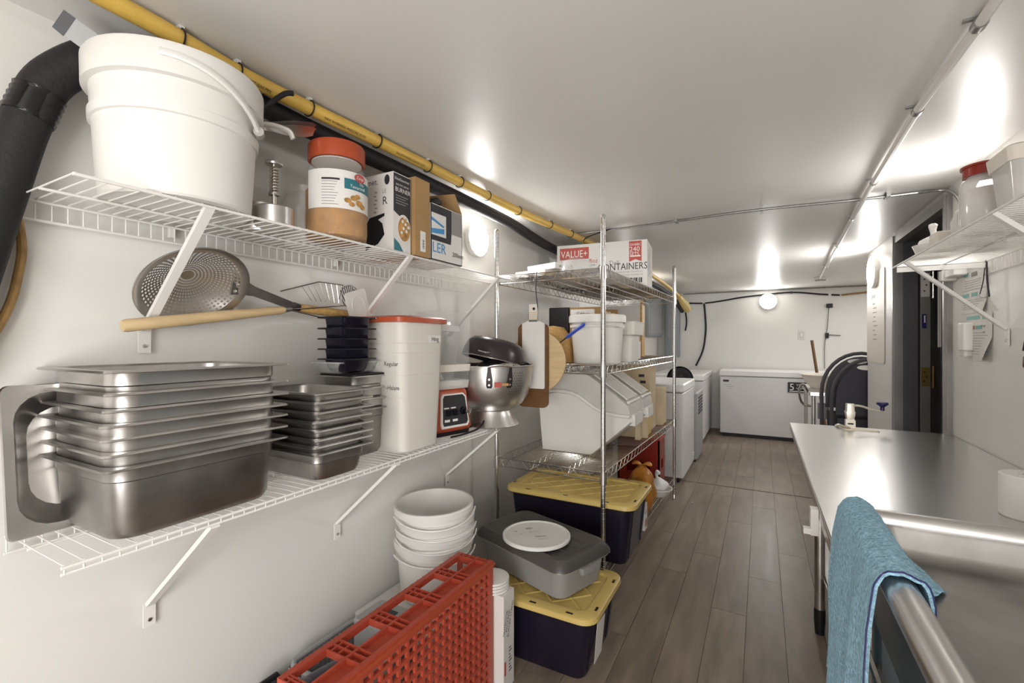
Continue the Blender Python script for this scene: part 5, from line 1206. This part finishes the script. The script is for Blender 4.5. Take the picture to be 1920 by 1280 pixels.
# ---------------------------------------------------------------- ceiling conduits
t = thing('ceiling_conduit', 'painted metal conduit running along the ceiling to the smoke detector', 'conduit', (.45, 3, 2.0))
cpts = [(.44, -1.5, 2.002), (.435, 1.3, 2.002), (.425, 1.85, 2.002), (.46, 3.25, 2.002), (.585, 6.2, 2.002)]
MB().tube(cpts, .0115, 10).build('tube', 'carton_white', t)
for y, x in ((1.42, .433), (1.86, .426), (2.6, .444), (3.3, .462), (4.2, .5), (5.3, .548)):
    cl = MB().lathe([(0, -.012), (.0145, -.012), (.0145, .012), (0, .012)], 12).tr(at((x, y, 2.002)) @ Matrix.Rotation(PI/2, 4, 'X')).build('coupling', 'galv', t)
    MB().box(x-.028, x+.004, y-.005, y+.005, 2.014, 2.0195).build('strap', 'galv', cl)
t = thing('smoke_detector', 'white round smoke detector on the ceiling at the conduit end', 'detector', (.59, 6.32, 1.98))
MB().lathe([(0, 0), (.04, 0), (.06, .012), (.07, .025), (.07, .04), (0, .04)], 28, (.59, 6.32, 1.979)).build('housing', 'carton_white', t)
MB().lathe([(.045, .0), (.055, .006), (.055, .01), (.045, .004)], 28, (.59, 6.32, 1.978)).build('vent_ring', 'print_grey', t)
t = thing('flex_conduit', 'ribbed flexible metal conduit crossing the ceiling above the rack', 'conduit', (0, 2.9, 2.0))
fp_ = bez([(-1.13, 2.93, 2.008), (-.67, 2.92, 2.008), (-.07, 2.87, 2.008), (.41, 2.90, 2.0065), (.66, 2.905, 2.008), (.735, 2.89, 2.003), (.765, 2.84, 1.98), (.778, 2.78, 1.93), (.779, 2.74, 1.87)], 40)
rr = [.0062+.0013*(i % 2) for i in range(len(fp_))]
MB().tube(fp_, rr, 8).build('ribbed_tube', 'galv', t)
for x in (-.9, -.45, .0, .55): MB().box(x-.008, x+.008, 2.875, 2.945, 2.000, 2.0195).build('strap', 'galv', t)
MB().tube(bez([(-.86, 2.92, 2.01), (-.95, 2.93, 1.995), (-1.03, 2.95, 1.98), (-1.07, 3.0, 1.97)], 5), .004, 6).build('branch_wire', 'black', t)
t = thing('wall_cable', 'black cable sagging along the far end wall with a drop to the freezer', 'cable', (0, 7.43, 1.9))
MB().tube(bez([(-1.0, 7.435, 1.869), (-.76, 7.435, 1.858), (-.5, 7.435, 1.885), (-.19, 7.435, 1.929), (.337, 7.435, 1.964), (.706, 7.435, 1.92), (.91, 7.435, 1.90)], 8), .011, 8).build('run', 'black', t)
MB().tube(bez([(-.757, 7.43, 1.86), (-.74, 7.43, 1.65), (-.735, 7.43, 1.436), (-.772, 7.42, 1.157), (-.868, 7.40, .92)], 8), .013, 8).build('drop', 'black', t)
MB().tube([(.93, 7.435, 1.90), (1.3, 7.435, 1.93), (1.8, 7.435, 1.95)], .012, 8).build('tan_section', 'tan_cable', t)
for x, z in ((-.76, 1.86), (.36, 1.962), (.8, 1.908)): MB().box(x-.015, x+.015, 7.42, 7.449, z-.014, z+.014).build('clip', 'white' if x > .5 or x < 0 else 'black', t)
tag(MB().tube([(-1.05, 7.43, 2.004), (-.19, 7.43, 2.008), (.46, 7.43, 2.008), (1.2, 7.43, 2.006), (1.95, 7.43, 2.005)], .0075, 8).build('corner_conduit', 'galv'), 'thin grey conduit along the joint of ceiling and far end wall', 'conduit')
t = thing('wall_plug', 'black plug with thin cord hanging on the far end wall', 'plug', (.8, 7.44, 1.76))
rbox(.762, .832, 7.40, 7.449, 1.735, 1.79, .01).build('plug_body', 'black', t)
MB().tube(bez([(.79, 7.43, 1.735), (.775, 7.43, 1.5), (.755, 7.43, 1.34), (.742, 7.43, 1.2), (.743, 7.43, .92)], 6), .004, 6).build('cord', 'black', t)
MB().box(.75, .79, 7.425, 7.445, 1.33, 1.40).build('cord_bundle', 'black', t)
MB().tube([(.78, 7.43, 1.375), (.92, 7.43, 1.365)], .005, 6).build('cord_tail', 'black', t)
t = thing('light_switch', 'white double light switch plate on the far end wall', 'switch', (.48, 7.45, 1.38))
rbox(.445, .52, 7.436, 7.4499, 1.315, 1.435, .004, .002).build('plate', 'carton_white', t)
MB().box(.462, .502, 7.433, 7.436, 1.34, 1.41).build('rocker_frame', 'print_grey', t)
MB().box(.465, .499, 7.429, 7.433, 1.344, 1.406).build('rocker', 'white', t)

# ---------------------------------------------------------------- far end: freezers, dehumidifier, panels
def freezer(label, x0, x1, y0, y1, h, front):
    t = thing('chest_freezer', label, 'freezer', ((x0+x1)/2, (y0+y1)/2, 0), 0, 'white chest freezers')
    rbox(x0, x1, y0, y1, .05, h-.085, .015, .004).build('cabinet', 'freezer', t)
    MB().box(x0+.01, x1-.01, y0+.01, y1-.01, h-.086, h-.076).build('gasket', 'gasket', t)
    rbox(x0-.008, x1+.008, y0-.008, y1+.008, h-.077, h, .02, .01).build('lid', 'freezer_lid', t)
    MB().box(x0+.04, x1-.04, y0+.04, y1-.04, 0, .05).build('plinth', 'black', t)
    return t
t = freezer('white chest freezer nearest, just behind the chrome rack', -1.27, -.62, 4.38, 5.14, .90, 'y')
for z in (.12, .62): MB().box(-.619, -.612, 5.02, 5.06, z, z+.03).build('side_cap', 'white', t)
t = freezer('white chest freezer in the far left corner', -1.27, -.645, 6.22, 7.36, .865, 'x')
t = freezer('widest white chest freezer along the far end wall', -.50, .84, 6.88, 7.42, .895, 'y')
MB().box(-.46, -.39, 6.874, 6.88, .742, .768).build('badge', 'black', t)
for k in range(3): MB().box(-.44+.02*k, -.36+.02*(k % 2), 6.878, 6.88, .70-.025*k, .704-.025*k).build('print_line', 'print_grey', t)
sk = MB().box(.296, .53, 6.872, 6.88, .635, .765).build('warranty_sticker', 'black', t)
text('5', .12, (.31, 6.871, .665), (1, 0, 0), (0, 0, 1), 'print_light', sk); text('YEAR', .045, (.385, 6.871, .715), (1, 0, 0), (0, 0, 1), 'print_light', sk); text('WARRANTY', .028, (.385, 6.871, .68), (1, 0, 0), (0, 0, 1), 'print_light', sk, sx=.8)
MB().box(.31, .515, 6.870, 6.872, .645, .655).build('print_line', 'print_light', sk)
t = thing('dehumidifier', 'grey dehumidifier with vents between the two left freezers', 'appliance', (-.75, 5.5, 0))
rbox(-.95, -.60, 5.24, 5.78, .02, .74, .03, .015).build('housing', 'unit_grey', t)
for k in range(6): MB().box(-.601, -.596, 5.33, 5.68, .50+.033*k, .518+.033*k).build('vent_slot', 'print_dark', t)
MB().box(-.93, -.62, 5.26, 5.76, 0, .02).build('base', 'black', t)
t = thing('round_black_pan', 'round black pan standing on edge behind the nearest freezer', 'pan', (-.78, 5.3, .74))
MB().lathe([(0, 0), (.12, 0), (.135, .03), (.138, .03), (.124, -.003), (0, -.004)], 36).tr(at((-.78, 5.30, .878)) @ Matrix.Rotation(PI/2, 4, 'X')).build('dish', 'black', t)
MB().lathe([(0, 0), (.05, 0), (.05, .01), (0, .012)], 24).tr(at((-.78, 5.27, .878)) @ Matrix.Rotation(PI/2, 4, 'X')).build('hub', 'dark_pan', t)
t = thing('electrical_panel', 'grey electrical panel on the left wall behind the rack', 'panel', (-1.38, 6.8, 1.1))
rbox(-1.43, -1.34, 6.40, 7.28, 1.36, 1.96, .01).build('enclosure', 'panel_grey', t)
MB().box(-1.341, -1.335, 6.45, 7.23, 1.40, 1.92).build('door', 'unit_grey', t)
MB().box(-1.43, -1.41, 6.25, 6.38, 1.1, 1.98).build('backing_board', 'wood', t)
t = thing('breaker_box', 'narrow grey breaker box with cables in the far left corner', 'panel', (-1.2, 7.4, 1.0))
rbox(-1.31, -1.10, 7.34, 7.449, 1.05, 1.98, .01).build('enclosure', 'panel_grey', t)
MB().box(-1.27, -1.20, 7.332, 7.341, 1.35, 1.9).build('door', 'unit_grey', t)
MB().box(-1.16, -1.145, 7.33, 7.341, 1.6, 1.65).build('latch', 'black', t)
MB().tube(bez([(-1.12, 7.33, 1.9), (-1.03, 7.36, 1.8), (-1.0, 7.40, 1.6), (-1.02, 7.42, 1.45)], 6), .012, 8).build('cable_loop', 'black', t)

# ---------------------------------------------------------------- alcove: folded chairs, small table, basin, broom
def chair(label, xc, y, top, hw, frame, panel, lean):
    t = thing('folding_chair', label, 'chair', (xc, y, 0), 0, 'folded chairs in the alcove')
    q = at((xc, y, 0)) @ Matrix.Rotation(R(lean), 4, 'X')
    def pth(w_, h): return [(-w_, 0, .0), (-w_, 0, h-.36)]+[(-w_*math.cos(PI*i/16)*1.0, 0, h-.36+.36*math.sin(PI*i/16)) for i in range(1, 16)]+[(w_, 0, h-.36), (w_, 0, 0)]
    MB().tube([q @ Vector(p) for p in pth(hw, top)], .016, 10).build('outer_frame', frame, t)
    arch = [(-hw+.03, top-.36)]+[(-(hw-.03)*math.cos(PI*i/16), top-.36+.33*math.sin(PI*i/16)) for i in range(1, 16)]+[(hw-.03, top-.36)]
    def pl(pts, y0, y1, nm, par): return MB().loft([[q @ Vector((p[0], yy, p[1])) for p in pts] for yy in (y0, y1)]).build(nm, panel, par)
    pl([(-hw+.03, top-.50), (hw-.03, top-.50)]+arch[::-1], -.008, .012, 'back_panel', t)
    pl([(-hw+.04, .30), (hw-.04, .30), (hw-.04, top-.53), (-hw+.04, top-.53)], -.012, .015, 'seat_panel', t)
    MB().tube([q @ Vector((-hw, -.01, .2)), q @ Vector((hw, -.01, .2))], .01, 8).build('cross_bar', frame, t)
    g = MB().loft([[q @ Vector((p[0], yy, p[1])) for p in ell(.075, .022, -.03, top-.075)] for yy in (-.0095, -.008)]).build('hand_slot', 'wall', t)
    return t
chair('folded navy chair leaning in front beside the doorway wall', .845, 5.0, 1.13, .29, 'chair_grey', 'chair_navy', -2)
chair('folded grey framed chair behind the navy folded chair', .79, 5.10, 1.18, .30, 'chair_grey', 'chair_grey', -2)
t = thing('small_steel_table', 'small steel table in the alcove beside the folded chairs', 'table', (.7, 5.7, 0))
rbox(.40, 1.1, 5.22, 6.2, .765, .805, .01, .004).build('tabletop', 'steel_top', t)
for x, y in ((.44, 5.28), (1.05, 5.28), (.44, 6.14), (1.05, 6.14)): MB().lathe([(0, 0), (.02, 0), (.02, .765), (0, .765)], 12, (x, y, 0)).build('leg', 'steel', t)
MB().tube(bez([(.40, 5.30, .79), (.355, 5.3, .87), (.325, 5.3, .82), (.33, 5.3, .73), (.36, 5.3, .675), (.42, 5.3, .66)], 6), .011, 8).build('rail_loop', 'chrome', t)
MB().box(.47, .56, 5.24, 5.27, .55, .70).build('side_box', 'unit_grey', t)
MB().box(.5, 1.0, 5.3, 6.1, .2, .22).build('undershelf', 'steel', t)
t = thing('wash_basin', 'large pale basin standing on the small steel table', 'basin', (.60, 5.75, .805))
MB().lathe([(0, 0), (.15, 0), (.2, .06), (.235, .13), (.25, .132), (.25, .14), (.23, .14), (.19, .06), (.14, .008), (0, .008)], 40, (.60, 5.72, .8065)).build('shell', 'cream', t)
tag(MB().tube([(.70, 6.60, .01), (.60, 6.76, .88), (.551, 6.835, 1.298)], .017, 10).build('broom_handle', 'wood_dark'), 'brown broom stick leaning between the freezer and the wall switch', 'broom')
